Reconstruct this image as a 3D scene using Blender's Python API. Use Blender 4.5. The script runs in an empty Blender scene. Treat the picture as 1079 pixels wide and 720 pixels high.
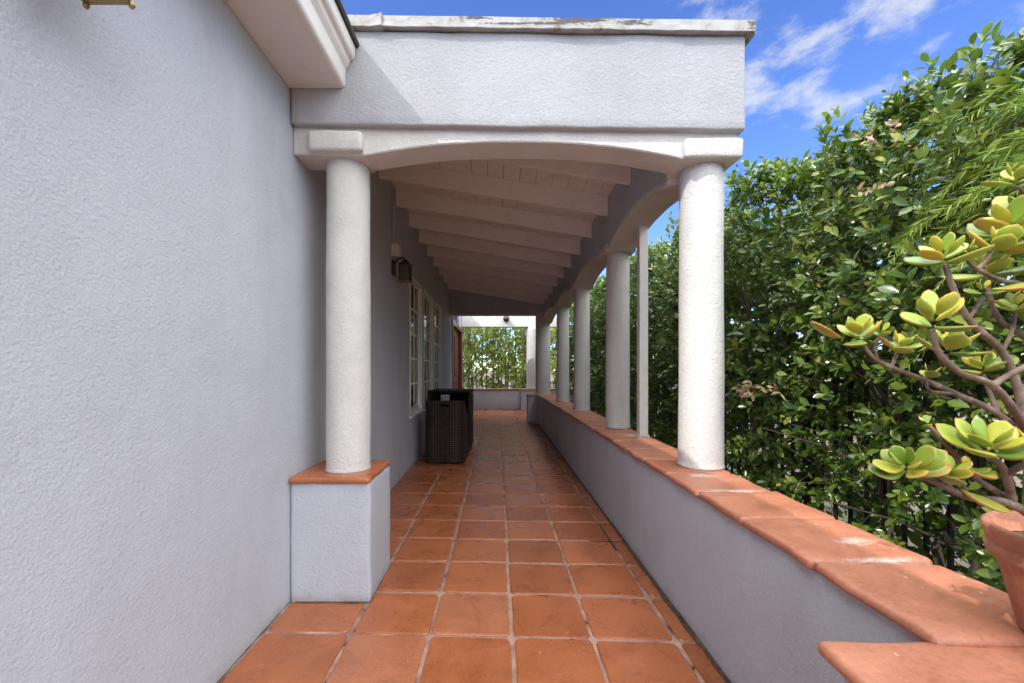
import bpy, bmesh, math, random
import numpy as np
from mathutils import Vector, Matrix, noise

random.seed(7)
RNG = np.random.default_rng(11)
scene = bpy.context.scene
COL = scene.collection
PI = math.pi

# ------------------------------------------------------------------ camera constants (used to turn sizes into metres)
F_PX, VPX, VPY, CAM_H = 445.0, 524.5, 390.0, 1.15


def pt(u, v, Y):
    return Vector(((u - VPX) / F_PX * Y, Y, CAM_H + (VPY - v) / F_PX * Y))


# ------------------------------------------------------------------ node helpers
def new_mat(name):
    m = bpy.data.materials.new(name)
    m.use_nodes = True
    nt = m.node_tree
    for n in list(nt.nodes):
        nt.nodes.remove(n)
    out = nt.nodes.new('ShaderNodeOutputMaterial')
    b = nt.nodes.new('ShaderNodeBsdfPrincipled')
    nt.links.new(b.outputs[0], out.inputs[0])
    return m, nt, b, out


def N(nt, t, **kw):
    n = nt.nodes.new(t)
    for k, v in kw.items():
        if k.startswith('i_'):
            key = k[2:]
            key = int(key) if key.isdigit() else key.replace('_', ' ')
            n.inputs[key].default_value = v
        else:
            setattr(n, k, v)
    return n


def L(nt, a, b):
    nt.links.new(a, b)


def coord(nt, scale=(1, 1, 1), kind='Position'):
    if kind == 'Position':
        g = nt.nodes.new('ShaderNodeNewGeometry')
        src = g.outputs['Position']
    else:
        g = nt.nodes.new('ShaderNodeTexCoord')
        src = g.outputs[kind]
    mp = nt.nodes.new('ShaderNodeMapping')
    mp.inputs['Scale'].default_value = scale
    L(nt, src, mp.inputs[0])
    return mp.outputs[0]


def noise_n(nt, vec, scale, detail=4, rough=0.55, dist=0.0):
    n = N(nt, 'ShaderNodeTexNoise')
    n.inputs['Scale'].default_value = scale
    n.inputs['Detail'].default_value = detail
    n.inputs['Roughness'].default_value = rough
    n.inputs['Distortion'].default_value = dist
    L(nt, vec, n.inputs['Vector'])
    return n


def ramp(nt, fac, stops):
    r = N(nt, 'ShaderNodeValToRGB')
    els = r.color_ramp.elements
    while len(els) < len(stops):
        els.new(0.5)
    for e, (p, c) in zip(els, stops):
        e.position = p
        e.color = (*c, 1) if len(c) == 3 else c
    L(nt, fac, r.inputs[0])
    return r


def mixc(nt, fac, a, b, mode='MIX'):
    m = N(nt, 'ShaderNodeMix', data_type='RGBA', blend_type=mode)
    if isinstance(fac, (int, float)):
        m.inputs[0].default_value = fac
    else:
        L(nt, fac, m.inputs[0])
    for i, x in ((6, a), (7, b)):
        if isinstance(x, tuple):
            m.inputs[i].default_value = (*x, 1) if len(x) == 3 else x
        else:
            L(nt, x, m.inputs[i])
    return m.outputs[2]


def math_n(nt, op, a, b=None):
    m = N(nt, 'ShaderNodeMath', operation=op)
    for i, x in ((0, a), (1, b)):
        if x is None:
            continue
        if isinstance(x, (int, float)):
            m.inputs[i].default_value = x
        else:
            L(nt, x, m.inputs[i])
    return m.outputs[0]


def bump(nt, h, bsdf, strength, dist, normal=None):
    b = N(nt, 'ShaderNodeBump')
    b.inputs['Strength'].default_value = strength
    b.inputs['Distance'].default_value = dist
    L(nt, h, b.inputs['Height'])
    if normal is not None:
        L(nt, normal, b.inputs['Normal'])
    if bsdf is not None:
        L(nt, b.outputs[0], bsdf.inputs['Normal'])
    return b.outputs[0]


# ------------------------------------------------------------------ materials
def stucco(name, col, grain=90.0, depth=0.0035, strength=0.75, dirt=(0.30, 0.28, 0.26), dirt_amt=0.25, broad=0.006):
    m, nt, b, out = new_mat(name)
    p = coord(nt)
    n1 = noise_n(nt, p, grain * 0.55, 8, 0.74, 0.0)
    n2 = noise_n(nt, p, grain * 0.28, 3, 0.5)
    v = N(nt, 'ShaderNodeTexVoronoi', feature='SMOOTH_F1')
    v.inputs['Scale'].default_value = grain * 0.75
    L(nt, p, v.inputs['Vector'])
    lump = ramp(nt, n2.outputs[0], [(0.38, (0, 0, 0)), (0.62, (1, 1, 1))])
    h = math_n(nt, 'ADD', math_n(nt, 'MULTIPLY', n1.outputs[0], 1.5), math_n(nt, 'MULTIPLY', lump.outputs[0], 0.22))
    h = math_n(nt, 'SUBTRACT', h, math_n(nt, 'MULTIPLY', v.outputs['Distance'], 0.3))
    n3 = noise_n(nt, p, 5.0, 3, 0.5)
    nrm0 = bump(nt, n3.outputs[0], None, 0.6, broad * 2)
    bump(nt, h, b, strength, depth, nrm0)
    # faint stains and hand-painted unevenness
    n4 = noise_n(nt, p, 2.3, 6, 0.62, 0.8)
    st = ramp(nt, n4.outputs[0], [(0.48, (0, 0, 0)), (0.78, (1, 1, 1))])
    c1 = mixc(nt, math_n(nt, 'MULTIPLY', st.outputs[0], dirt_amt), col, dirt)
    n5 = noise_n(nt, p, 150, 3, 0.6)
    pit = ramp(nt, n5.outputs[0], [(0.27, (1, 1, 1)), (0.38, (0, 0, 0))])
    n9 = noise_n(nt, p, 230, 3, 0.7)
    sand = ramp(nt, n9.outputs[0], [(0.3, (0.86, 0.86, 0.87)), (0.5, (1, 1, 1)), (0.7, (1.09, 1.09, 1.08))])
    c1 = mixc(nt, 1.0, c1, sand.outputs[0], 'MULTIPLY')
    n10 = noise_n(nt, coord(nt, (1, 1, 0.35)), 1.6, 5, 0.65, 0.6)
    patch = ramp(nt, n10.outputs[0], [(0.35, (0.94, 0.935, 0.935)), (0.65, (1.05, 1.05, 1.05))])
    c1 = mixc(nt, 1.0, c1, patch.outputs[0], 'MULTIPLY')
    c2 = mixc(nt, math_n(nt, 'MULTIPLY', pit.outputs[0], 0.42), c1, tuple(x * 0.45 for x in col))
    # splash dirt where the wall meets the floor
    sep = N(nt, 'ShaderNodeSeparateXYZ')
    L(nt, p, sep.inputs[0])
    n8 = noise_n(nt, p, 14, 5, 0.7)
    sd = math_n(nt, 'ADD', math_n(nt, 'MULTIPLY', sep.outputs[2], -7.0), n8.outputs[0])
    sr = ramp(nt, sd, [(0.12, (0, 0, 0)), (0.62, (1, 1, 1))])
    c2 = mixc(nt, math_n(nt, 'MULTIPLY', sr.outputs[0], 0.45), c2, (0.23, 0.17, 0.13))
    L(nt, c2, b.inputs['Base Color'])
    b.inputs['Roughness'].default_value = 0.82
    b.inputs['Specular IOR Level'].default_value = 0.25
    return m


def paint(name, col, rough=0.5, dirt=(0.25, 0.2, 0.15), amt=0.2, grain=40, bump_d=0.0008):
    m, nt, b, out = new_mat(name)
    p = coord(nt)
    n = noise_n(nt, p, 6, 6, 0.65, 0.6)
    st = ramp(nt, n.outputs[0], [(0.5, (0, 0, 0)), (0.8, (1, 1, 1))])
    L(nt, mixc(nt, math_n(nt, 'MULTIPLY', st.outputs[0], amt), col, dirt), b.inputs['Base Color'])
    g = noise_n(nt, p, grain, 4, 0.6)
    bump(nt, g.outputs[0], b, 0.5, bump_d)
    b.inputs['Roughness'].default_value = rough
    return m


def terracotta(name, stops, rough=0.42, specks=0.6, worn=0.0, per_island=True):
    m, nt, b, out = new_mat(name)
    p = coord(nt)
    if per_island:
        g = N(nt, 'ShaderNodeNewGeometry')
        base = ramp(nt, g.outputs['Random Per Island'], stops).outputs[0]
    else:
        base = ramp(nt, noise_n(nt, p, 2.2, 3).outputs[0], stops).outputs[0]
    n1 = noise_n(nt, p, 5.5, 6, 0.62, 0.5)
    cl = ramp(nt, n1.outputs[0], [(0.3, (0.82, 0.79, 0.77)), (0.7, (1.14, 1.16, 1.16))])
    c = mixc(nt, 1.0, base, cl.outputs[0], 'MULTIPLY')
    n0 = noise_n(nt, p, 75, 4, 0.7)
    c = mixc(nt, 1.0, c, ramp(nt, n0.outputs[0], [(0.34, (0.84, 0.81, 0.78)), (0.5, (1, 1, 1)), (0.70, (1.08, 1.09, 1.10))]).outputs[0], 'MULTIPLY')
    # scuffs and lime specks
    n2 = noise_n(nt, p, 38, 3, 0.5)
    n2b = noise_n(nt, p, 3.1, 2, 0.5)
    sp = ramp(nt, math_n(nt, 'ADD', n2.outputs[0], math_n(nt, 'MULTIPLY', n2b.outputs[0], 0.25)), [(0.855, (0, 0, 0)), (0.875, (1, 1, 1))])
    c = mixc(nt, math_n(nt, 'MULTIPLY', sp.outputs[0], specks), c, (0.62, 0.55, 0.50))
    n3 = noise_n(nt, p, 9, 5, 0.7, 1.2)
    sc = ramp(nt, n3.outputs[0], [(0.62, (0, 0, 0)), (0.74, (1, 1, 1))])
    c = mixc(nt, math_n(nt, 'MULTIPLY', sc.outputs[0], 0.22 + worn), c, (0.60, 0.36, 0.27))
    n6 = noise_n(nt, p, 1.7, 5, 0.7, 0.8)
    dk = ramp(nt, n6.outputs[0], [(0.60, (0, 0, 0)), (0.72, (1, 1, 1))])
    c = mixc(nt, math_n(nt, 'MULTIPLY', dk.outputs[0], 0.16), c, (0.16, 0.055, 0.03))
    L(nt, c, b.inputs['Base Color'])
    rr = ramp(nt, n1.outputs[0], [(0.3, (rough - 0.1,) * 3), (0.75, (rough + 0.2,) * 3)])
    L(nt, rr.outputs[0], b.inputs['Roughness'])
    n4 = noise_n(nt, p, 14, 5, 0.55)
    nn = bump(nt, n4.outputs[0], None, 0.35, 0.004)
    n5 = noise_n(nt, p, 220, 2, 0.5)
    bump(nt, n5.outputs[0], b, 0.45, 0.0012, nn)
    return m


def spill(m, spots, col=(0.70, 0.66, 0.62), plane='xy', lo=0.72, hi=0.86, sc=26, amt=0.8):
    nt = m.node_tree
    b = nt.nodes['Principled BSDF']
    src = b.inputs['Base Color'].links[0].from_socket
    g = N(nt, 'ShaderNodeNewGeometry').outputs['Position']
    tot = None
    for (x, y, rx, ry) in spots:
        mp = N(nt, 'ShaderNodeMapping')
        mp.inputs['Location'].default_value = (-x / rx, -y / ry, 0) if plane == 'xy' else (-x / rx, 0, -y / ry)
        mp.inputs['Scale'].default_value = (1 / rx, 1 / ry, 0) if plane == 'xy' else (1 / rx, 0, 1 / ry)
        L(nt, g, mp.inputs[0])
        ln = N(nt, 'ShaderNodeVectorMath', operation='LENGTH')
        L(nt, mp.outputs[0], ln.inputs[0])
        q = math_n(nt, 'MAXIMUM', math_n(nt, 'SUBTRACT', 1.0, ln.outputs['Value']), 0.0)
        tot = q if tot is None else math_n(nt, 'ADD', tot, q)
    n = noise_n(nt, coord(nt, (1, 2.2, 1) if plane == 'xy' else (0.7, 1, 2.5)), sc, 6, 0.7, 1.0)
    s = math_n(nt, 'ADD', math_n(nt, 'MULTIPLY', tot, 0.42), n.outputs[0])
    r = ramp(nt, s, [(lo, (0, 0, 0)), (hi, (1, 1, 1))])
    L(nt, mixc(nt, math_n(nt, 'MULTIPLY', math_n(nt, 'MULTIPLY', r.outputs[0], math_n(nt, 'GREATER_THAN', tot, 0.01)), amt), src, col), b.inputs['Base Color'])


M = {}
LAV = (0.475, 0.50, 0.55)
M['stucco'] = stucco('lavender grey stucco', LAV, 185, 0.0036, 0.85, dirt_amt=0.16)
M['stucco_fine'] = stucco('lavender grey painted plaster', LAV, 185, 0.0042, 0.9, dirt_amt=0.2)
M['fascia'] = stucco('pale lavender grey fascia stucco', (0.385, 0.39, 0.405), 165, 0.0048, 0.9, dirt_amt=0.12)
M['white_stucco'] = stucco('off white column stucco', (0.63, 0.62, 0.59), 150, 0.0050, 0.9, dirt=(0.36, 0.30, 0.24), dirt_amt=0.34, broad=0.003)
M['white_paint'] = paint('off white trim paint', (0.65, 0.63, 0.59), 0.5)
M['ceiling_paint'] = paint('cream ceiling paint', (0.77, 0.73, 0.71), 0.55, amt=0.25)
M['frame_paint'] = paint('cream window paint', (0.80, 0.76, 0.66), 0.4)
M['red_door'] = paint('dark red door paint', (0.16, 0.022, 0.016), 0.32, amt=0.3, dirt=(0.05, 0.01, 0.01))
M['bronze'] = paint('weathered bronze', (0.07, 0.055, 0.035), 0.45, amt=0.5, dirt=(0.16, 0.12, 0.05))
M['bronze'].node_tree.nodes['Principled BSDF'].inputs['Metallic'].default_value = 0.7
M['brass'] = paint('aged brass', (0.30, 0.22, 0.09), 0.4, amt=0.5, dirt=(0.08, 0.06, 0.03))
M['brass'].node_tree.nodes['Principled BSDF'].inputs['Metallic'].default_value = 0.7
M['black_metal'] = paint('black painted iron', (0.012, 0.012, 0.013), 0.5)
M['roofing'] = paint('dark asphalt roofing', (0.045, 0.042, 0.04), 0.9, amt=0.4, grain=300, bump_d=0.002)
M['tile'] = terracotta('saltillo floor tile', [(0.0, (0.30, 0.096, 0.038)), (0.35, (0.38, 0.120, 0.046)), (0.7, (0.42, 0.138, 0.057)), (0.86, (0.32, 0.103, 0.043)), (1.0, (0.43, 0.158, 0.076))], 0.29)
M['coping'] = terracotta('terracotta coping tile', [(0.0, (0.40, 0.145, 0.078)), (0.5, (0.46, 0.185, 0.108)), (1.0, (0.42, 0.16, 0.088))], 0.45, 0.75, 0.18)


spill(M['coping'], [(1.0, 1.79, 0.24, 0.05), (1.05, 1.135, 0.16, 0.03), (1.06, 1.25, 0.10, 0.05), (1.05, 3.3, 0.12, 0.18), (0.99, 2.05, 0.14, 0.08)], (0.66, 0.56, 0.50), lo=0.66, hi=0.90, sc=34, amt=0.7)
M['pot'] = terracotta('flower pot clay', [(0.3, (0.36, 0.145, 0.08)), (0.7, (0.45, 0.20, 0.12))], 0.75, 0.35, 0.1, False)


def mat_grout():
    m, nt, b, out = new_mat('sandy floor grout')
    p = coord(nt)
    n = noise_n(nt, p, 7, 6, 0.7, 0.6)
    c = ramp(nt, n.outputs[0], [(0.35, (0.05, 0.03, 0.022)), (0.41, (0.28, 0.145, 0.10)), (0.58, (0.43, 0.27, 0.205)), (0.72, (0.55, 0.44, 0.37))])
    L(nt, c.outputs[0], b.inputs['Base Color'])
    b.inputs['Roughness'].default_value = 0.9
    n2 = noise_n(nt, p, 120, 4, 0.6)
    bump(nt, n2.outputs[0], b, 0.6, 0.002)
    return m


M['grout'] = mat_grout()


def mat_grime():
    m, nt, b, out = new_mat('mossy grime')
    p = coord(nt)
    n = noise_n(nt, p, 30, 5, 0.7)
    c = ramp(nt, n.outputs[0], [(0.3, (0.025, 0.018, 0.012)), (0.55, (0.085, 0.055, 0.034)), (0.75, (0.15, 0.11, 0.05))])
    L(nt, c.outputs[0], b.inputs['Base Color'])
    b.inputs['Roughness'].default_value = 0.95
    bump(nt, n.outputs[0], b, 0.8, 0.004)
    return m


M['grime'] = mat_grime()


def mat_flashing():
    m, nt, b, out = new_mat('weathered painted roof flashing')
    p = coord(nt)
    n = noise_n(nt, p, 9, 7, 0.7, 1.0)
    n2 = noise_n(nt, p, 2.2, 4, 0.6)
    s = math_n(nt, 'ADD', math_n(nt, 'MULTIPLY', n.outputs[0], 0.65), math_n(nt, 'MULTIPLY', n2.outputs[0], 0.5))
    c = ramp(nt, s, [(0.50, (0.38, 0.375, 0.36)), (0.62, (0.32, 0.31, 0.29)), (0.69, (0.22, 0.17, 0.13)), (0.76, (0.045, 0.04, 0.035))])
    L(nt, c.outputs[0], b.inputs['Base Color'])
    b.inputs['Roughness'].default_value = 0.6
    bump(nt, n.outputs[0], b, 0.6, 0.006)
    return m


M['flashing'] = mat_flashing()
spill(M['flashing'], [(0.36, 2.855, 0.22, 0.045), (0.45, 2.868, 0.14, 0.03), (0.66, 2.845, 0.16, 0.03), (1.24, 2.83, 0.06, 0.05), (-0.1, 2.865, 0.12, 0.015), (0.1, 2.84, 0.3, 0.012)], (0.03, 0.025, 0.02), 'xz', 0.69, 0.78, 26, 0.9)


def mat_wicker():
    m, nt, b, out = new_mat('dark brown wicker weave')
    p = coord(nt)
    w1 = N(nt, 'ShaderNodeTexWave', wave_type='BANDS', bands_direction='X')
    w1.inputs['Scale'].default_value = 9
    w1.inputs['Distortion'].default_value = 0.4
    L(nt, p, w1.inputs['Vector'])
    w1b = N(nt, 'ShaderNodeTexWave', wave_type='BANDS', bands_direction='Y')
    w1b.inputs['Scale'].default_value = 9
    L(nt, p, w1b.inputs['Vector'])
    w2 = N(nt, 'ShaderNodeTexWave', wave_type='BANDS', bands_direction='Z')
    w2.inputs['Scale'].default_value = 13
    w2.inputs['Distortion'].default_value = 0.6
    L(nt, p, w2.inputs['Vector'])
    a = math_n(nt, 'MULTIPLY', w1.outputs['Fac'], w1b.outputs['Fac'])
    h = math_n(nt, 'ADD', math_n(nt, 'MULTIPLY', a, 0.6), math_n(nt, 'MULTIPLY', w2.outputs['Fac'], 0.5))
    n = noise_n(nt, p, 25, 4)
    c = ramp(nt, math_n(nt, 'MULTIPLY', h, math_n(nt, 'ADD', n.outputs[0], 0.4)), [(0.15, (0.007, 0.0045, 0.003)), (0.5, (0.036, 0.021, 0.014)), (1.0, (0.10, 0.062, 0.042))])
    L(nt, c.outputs[0], b.inputs['Base Color'])
    bump(nt, h, b, 0.8, 0.004)
    b.inputs['Specular IOR Level'].default_value = 0.25
    b.inputs['Roughness'].default_value = 0.7
    return m


M['wicker'] = mat_wicker()


def mat_leaf(name, stops, rough=0.32, trans=0.28, spec=0.5, tcol=(0.22, 0.36, 0.05)):
    m, nt, b, out = new_mat(name)
    g = N(nt, 'ShaderNodeNewGeometry')
    c = ramp(nt, g.outputs['Random Per Island'], stops)
    L(nt, c.outputs[0], b.inputs['Base Color'])
    b.inputs['Roughness'].default_value = rough
    b.inputs['Specular IOR Level'].default_value = spec
    t = N(nt, 'ShaderNodeBsdfTranslucent')
    L(nt, mixc(nt, 0.6, c.outputs[0], tcol), t.inputs[0])
    mx = N(nt, 'ShaderNodeMixShader')
    mx.inputs[0].default_value = trans
    L(nt, b.outputs[0], mx.inputs[1])
    L(nt, t.outputs[0], mx.inputs[2])
    L(nt, mx.outputs[0], out.inputs[0])
    return m


M['hedge_leaf'] = mat_leaf('glossy hedge leaf', [(0.0, (0.030, 0.066, 0.012)), (0.35, (0.066, 0.125, 0.018)), (0.65, (0.118, 0.190, 0.025)), (0.86, (0.19, 0.265, 0.036)), (0.96, (0.27, 0.31, 0.05)), (1.0, (0.42, 0.36, 0.08))], 0.25, 0.25, 0.65)
M['young_leaf'] = mat_leaf('young yellow green hedge leaf', [(0.0, (0.11, 0.19, 0.035)), (0.6, (0.17, 0.26, 0.05)), (1.0, (0.34, 0.38, 0.07))], 0.35, 0.35)
M['bamboo_leaf'] = mat_leaf('yellow green far foliage', [(0.0, (0.06, 0.10, 0.02)), (0.4, (0.13, 0.19, 0.03)), (0.8, (0.24, 0.30, 0.05)), (1.0, (0.42, 0.45, 0.12))], 0.4, 0.45, tcol=(0.45, 0.5, 0.08))
M['fern_leaf'] = mat_leaf('feathery yellow green frond', [(0.0, (0.17, 0.29, 0.03)), (0.5, (0.26, 0.40, 0.045)), (1.0, (0.40, 0.48, 0.06))], 0.45, 0.4)
M['dry_leaf'] = mat_leaf('dried tan leaf', [(0.0, (0.26, 0.17, 0.09)), (0.5, (0.48, 0.36, 0.21)), (1.0, (0.62, 0.52, 0.34))], 0.7, 0.2, 0.2, (0.5, 0.3, 0.1))
M['bark'] = paint('grey brown bark', (0.10, 0.072, 0.055), 0.9, amt=0.6, dirt=(0.04, 0.03, 0.022), grain=60, bump_d=0.004)
M['soil'] = paint('dry potting soil', (0.07, 0.045, 0.03), 0.95, amt=0.5, grain=90, bump_d=0.01)


def mat_jade():
    m, nt, b, out = new_mat('jade plant leaf')
    g = N(nt, 'ShaderNodeNewGeometry')
    base = ramp(nt, g.outputs['Random Per Island'], [(0.0, (0.12, 0.21, 0.03)), (0.4, (0.20, 0.30, 0.035)), (0.75, (0.32, 0.38, 0.045)), (1.0, (0.46, 0.38, 0.05))])
    at = N(nt, 'ShaderNodeAttribute', attribute_name='rim')
    n = noise_n(nt, coord(nt), 40, 3)
    e = math_n(nt, 'MULTIPLY', at.outputs['Fac'], math_n(nt, 'ADD', n.outputs[0], 0.35))
    ef = ramp(nt, e, [(0.35, (0, 0, 0)), (0.95, (1, 1, 1))])
    c = mixc(nt, ef.outputs[0], base.outputs[0], (0.42, 0.11, 0.035))
    L(nt, c, b.inputs['Base Color'])
    n7 = noise_n(nt, coord(nt), 260, 3)
    sc = ramp(nt, n7.outputs[0], [(0.66, (0, 0, 0)), (0.72, (1, 1, 1))])
    L(nt, mixc(nt, math_n(nt, 'MULTIPLY', sc.outputs[0], 0.55), c, (0.22, 0.14, 0.05)), b.inputs['Base Color'])
    b.inputs['Roughness'].default_value = 0.36
    b.inputs['Subsurface Weight'].default_value = 0.25
    b.inputs['Subsurface Radius'].default_value = (0.6, 0.8, 0.1)
    b.inputs['Subsurface Scale'].default_value = 0.01
    return m


M['jade'] = mat_jade()


def mat_jade_bark():
    m, nt, b, out = new_mat('ringed jade bark')
    p = coord(nt)
    n = noise_n(nt, p, 30, 5, 0.6)
    c = ramp(nt, n.outputs[0], [(0.32, (0.07, 0.047, 0.034)), (0.55, (0.15, 0.10, 0.075)), (0.75, (0.29, 0.235, 0.19))])
    L(nt, c.outputs[0], b.inputs['Base Color'])
    b.inputs['Roughness'].default_value = 0.75
    bump(nt, noise_n(nt, p, 170, 3).outputs[0], b, 0.6, 0.002)
    return m


M['jade_bark'] = mat_jade_bark()


def mat_glass():
    m, nt, b, out = new_mat('window glass')
    nt.nodes.remove(b)
    t = N(nt, 'ShaderNodeBsdfTransparent')
    t.inputs[0].default_value = (0.86, 0.88, 0.85, 1)
    g = N(nt, 'ShaderNodeBsdfGlossy')
    g.inputs['Roughness'].default_value = 0.02
    fr = N(nt, 'ShaderNodeFresnel')
    fr.inputs[0].default_value = 1.55
    mx = N(nt, 'ShaderNodeMixShader')
    L(nt, fr.outputs[0], mx.inputs[0])
    L(nt, t.outputs[0], mx.inputs[1])
    L(nt, g.outputs[0], mx.inputs[2])
    L(nt, mx.outputs[0], out.inputs[0])
    return m


M['glass'] = mat_glass()
M['blind'] = paint('cream window blind', (0.34, 0.32, 0.23), 0.8, amt=0.3)


def mat_ground():
    m, nt, b, out = new_mat('dry garden soil and leaf litter')
    p = coord(nt)
    n = noise_n(nt, p, 3, 8, 0.7)
    c = ramp(nt, n.outputs[0], [(0.3, (0.09, 0.065, 0.045)), (0.5, (0.17, 0.13, 0.09)), (0.7, (0.27, 0.22, 0.16))])
    L(nt, c.outputs[0], b.inputs['Base Color'])
    b.inputs['Roughness'].default_value = 0.95
    bump(nt, noise_n(nt, p, 25, 6).outputs[0], b, 0.8, 0.03)
    return m


M['ground'] = mat_ground()
M['concrete'] = paint('pale concrete drive', (0.46, 0.44, 0.41), 0.9, amt=0.4, dirt=(0.25, 0.23, 0.2), grain=80, bump_d=0.002)

# ------------------------------------------------------------------ object helpers


def tag(o, label=None, cat=None, group=None, kind=None):
    if label:
        o['label'] = label
    if cat:
        o['category'] = cat
    if group:
        o['group'] = group
    if kind:
        o['kind'] = kind
    return o


def empty(name, loc=(0, 0, 0)):
    o = bpy.data.objects.new(name, None)
    o.empty_display_size = 0.1
    COL.objects.link(o)
    o.location = loc
    return o


def thing(name, label, cat, loc=(0, 0, 0), group=None):
    return tag(empty(name, loc), label, cat, group)


def off(parent):
    o = Vector((0, 0, 0))
    while parent is not None:
        o += Vector(parent.location)
        parent = parent.parent
    return o


def link(name, me, mats, parent=None, smooth=False):
    """mesh given in world metres; moved into the space of its parent"""
    if not isinstance(mats, (list, tuple)):
        mats = [mats]
    for m in mats:
        me.materials.append(m)
    if parent is not None:
        me.transform(Matrix.Translation(-off(parent)))
    if smooth:
        for p in me.polygons:
            p.use_smooth = True
    o = bpy.data.objects.new(name, me)
    COL.objects.link(o)
    if parent is not None:
        o.parent = parent
    return o


class MB:
    def __init__(self):
        self.v, self.f, self.mi = [], [], []

    def add(self, vs, fs, mi=0):
        n = len(self.v)
        self.v += [tuple(v) for v in vs]
        for f in fs:
            self.f.append(tuple(i + n for i in f))
            self.mi.append(mi)
        return self

    def box(self, x0, x1, y0, y1, z0, z1, mi=0):
        return self.add([(x0, y0, z0), (x1, y0, z0), (x1, y1, z0), (x0, y1, z0), (x0, y0, z1), (x1, y0, z1), (x1, y1, z1), (x0, y1, z1)],
                        [(0, 3, 2, 1), (4, 5, 6, 7), (0, 1, 5, 4), (1, 2, 6, 5), (2, 3, 7, 6), (3, 0, 4, 7)], mi)

    def hexa(self, p8, mi=0):
        return self.add(p8, [(0, 3, 2, 1), (4, 5, 6, 7), (0, 1, 5, 4), (1, 2, 6, 5), (2, 3, 7, 6), (3, 0, 4, 7)], mi)

    def prism(self, poly, axis, a0, a1, mi=0):
        """poly: list of 2-D points, extruded along axis ('x','y','z')"""
        def mk(p, a):
            if axis == 'y':
                return (p[0], a, p[1])
            if axis == 'x':
                return (a, p[0], p[1])
            return (p[0], p[1], a)
        n = len(poly)
        vs = [mk(p, a0) for p in poly] + [mk(p, a1) for p in poly]
        fs = [(i, (i + 1) % n, n + (i + 1) % n, n + i) for i in range(n)]
        fs += [tuple(range(n - 1, -1, -1)), tuple(range(n, 2 * n))]
        return self.add(vs, fs, mi)

    def tube(self, pts, radii, seg=8, cap=True, mi=0):
        pts = [Vector(p) for p in pts]
        n0 = len(self.v)
        ref = Vector((0.3, 0.2, 1)).normalized()
        k = len(pts)
        vs, fs = [], []
        prev = None
        for i, p in enumerate(pts):
            d = (pts[min(i + 1, k - 1)] - pts[max(i - 1, 0)]).normalized()
            if prev is None:
                a = d.cross(ref)
                if a.length < 1e-3:
                    a = d.cross(Vector((1, 0, 0)))
            else:
                a = prev - d * prev.dot(d)
            a.normalize()
            prev = a
            b = d.cross(a)
            r = radii[i] if isinstance(radii, (list, tuple)) else radii
            for j in range(seg):
                t = 2 * PI * j / seg
                vs.append(p + a * (r * math.cos(t)) + b * (r * math.sin(t)))
        for i in range(k - 1):
            for j in range(seg):
                q = (j + 1) % seg
                fs.append((i * seg + j, i * seg + q, (i + 1) * seg + q, (i + 1) * seg + j))
        if cap:
            fs.append(tuple(range(seg - 1, -1, -1)))
            fs.append(tuple((k - 1) * seg + j for j in range(seg)))
        return self.add(vs, fs, mi)

    def lathe(self, cx, cy, prof, seg=32, wob=0.0, seed=0.0, mi=0, cap=True):
        vs, fs = [], []
        for i, (r, z) in enumerate(prof):
            for j in range(seg):
                t = 2 * PI * j / seg
                rr = r
                if wob:
                    rr += wob * noise.noise(Vector((math.cos(t) * 1.6 + seed, math.sin(t) * 1.6, z * 3.0 + seed)))
                vs.append((cx + rr * math.cos(t), cy + rr * math.sin(t), z))
        k = len(prof)
        for i in range(k - 1):
            for j in range(seg):
                q = (j + 1) % seg
                fs.append((i * seg + j, i * seg + q, (i + 1) * seg + q, (i + 1) * seg + j))
        if cap:
            fs.append(tuple(range(seg - 1, -1, -1)))
            fs.append(tuple((k - 1) * seg + j for j in range(seg)))
        return self.add(vs, fs, mi)

    def mesh(self, name='mesh'):
        me = bpy.data.meshes.new(name)
        me.from_pydata(self.v, [], self.f)
        me.polygons.foreach_set('material_index', self.mi)
        me.update()
        return me

    def build(self, name, mats, parent=None, smooth=False, bevel=0.0, seg=2):
        o = link(name, self.mesh(name), mats, parent, smooth)
        if bevel:
            md = o.modifiers.new('edge', 'BEVEL')
            md.width = bevel
            md.segments = seg
            md.limit_method = 'ANGLE'
            md.angle_limit = math.radians(35)
        return o


def soft_box(x0, x1, y0, y1, z0, z1, bev=0.012, res=0.06, amp=0.003, tilt=0.0, seed=0.0, f=6.0):
    """rounded, slightly wobbly hand-plastered block as a mesh"""
    bm = bmesh.new()
    bmesh.ops.create_cube(bm, size=1.0)
    for v in bm.verts:
        v.co = Vector((x0 + (v.co.x + 0.5) * (x1 - x0), y0 + (v.co.y + 0.5) * (y1 - y0), z0 + (v.co.z + 0.5) * (z1 - z0)))
    bmesh.ops.bevel(bm, geom=list(bm.edges), offset=bev, segments=3, profile=0.5, affect='EDGES')
    for axis, (a, b) in enumerate(((x0, x1), (y0, y1), (z0, z1))):
        n = min(60, int((b - a) / res))
        for i in range(1, n):
            c = a + (b - a) * i / n
            if c - a < bev * 1.2 or b - c < bev * 1.2:
                continue
            co = [0, 0, 0]
            no = [0, 0, 0]
            co[axis] = c
            no[axis] = 1
            bmesh.ops.bisect_plane(bm, geom=list(bm.verts) + list(bm.edges) + list(bm.faces), plane_co=co, plane_no=no)
    for v in bm.verts:
        p = v.co * f + Vector((seed, seed * 2, seed * 3))
        v.co += noise.noise_vector(p) * amp + noise.noise_vector(p * 4) * amp * 0.4
        v.co.z -= tilt * (v.co.x + 1.03)
    me = bpy.data.meshes.new('block')
    bm.to_mesh(me)
    bm.free()
    for p in me.polygons:
        p.use_smooth = True
    return me


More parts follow.
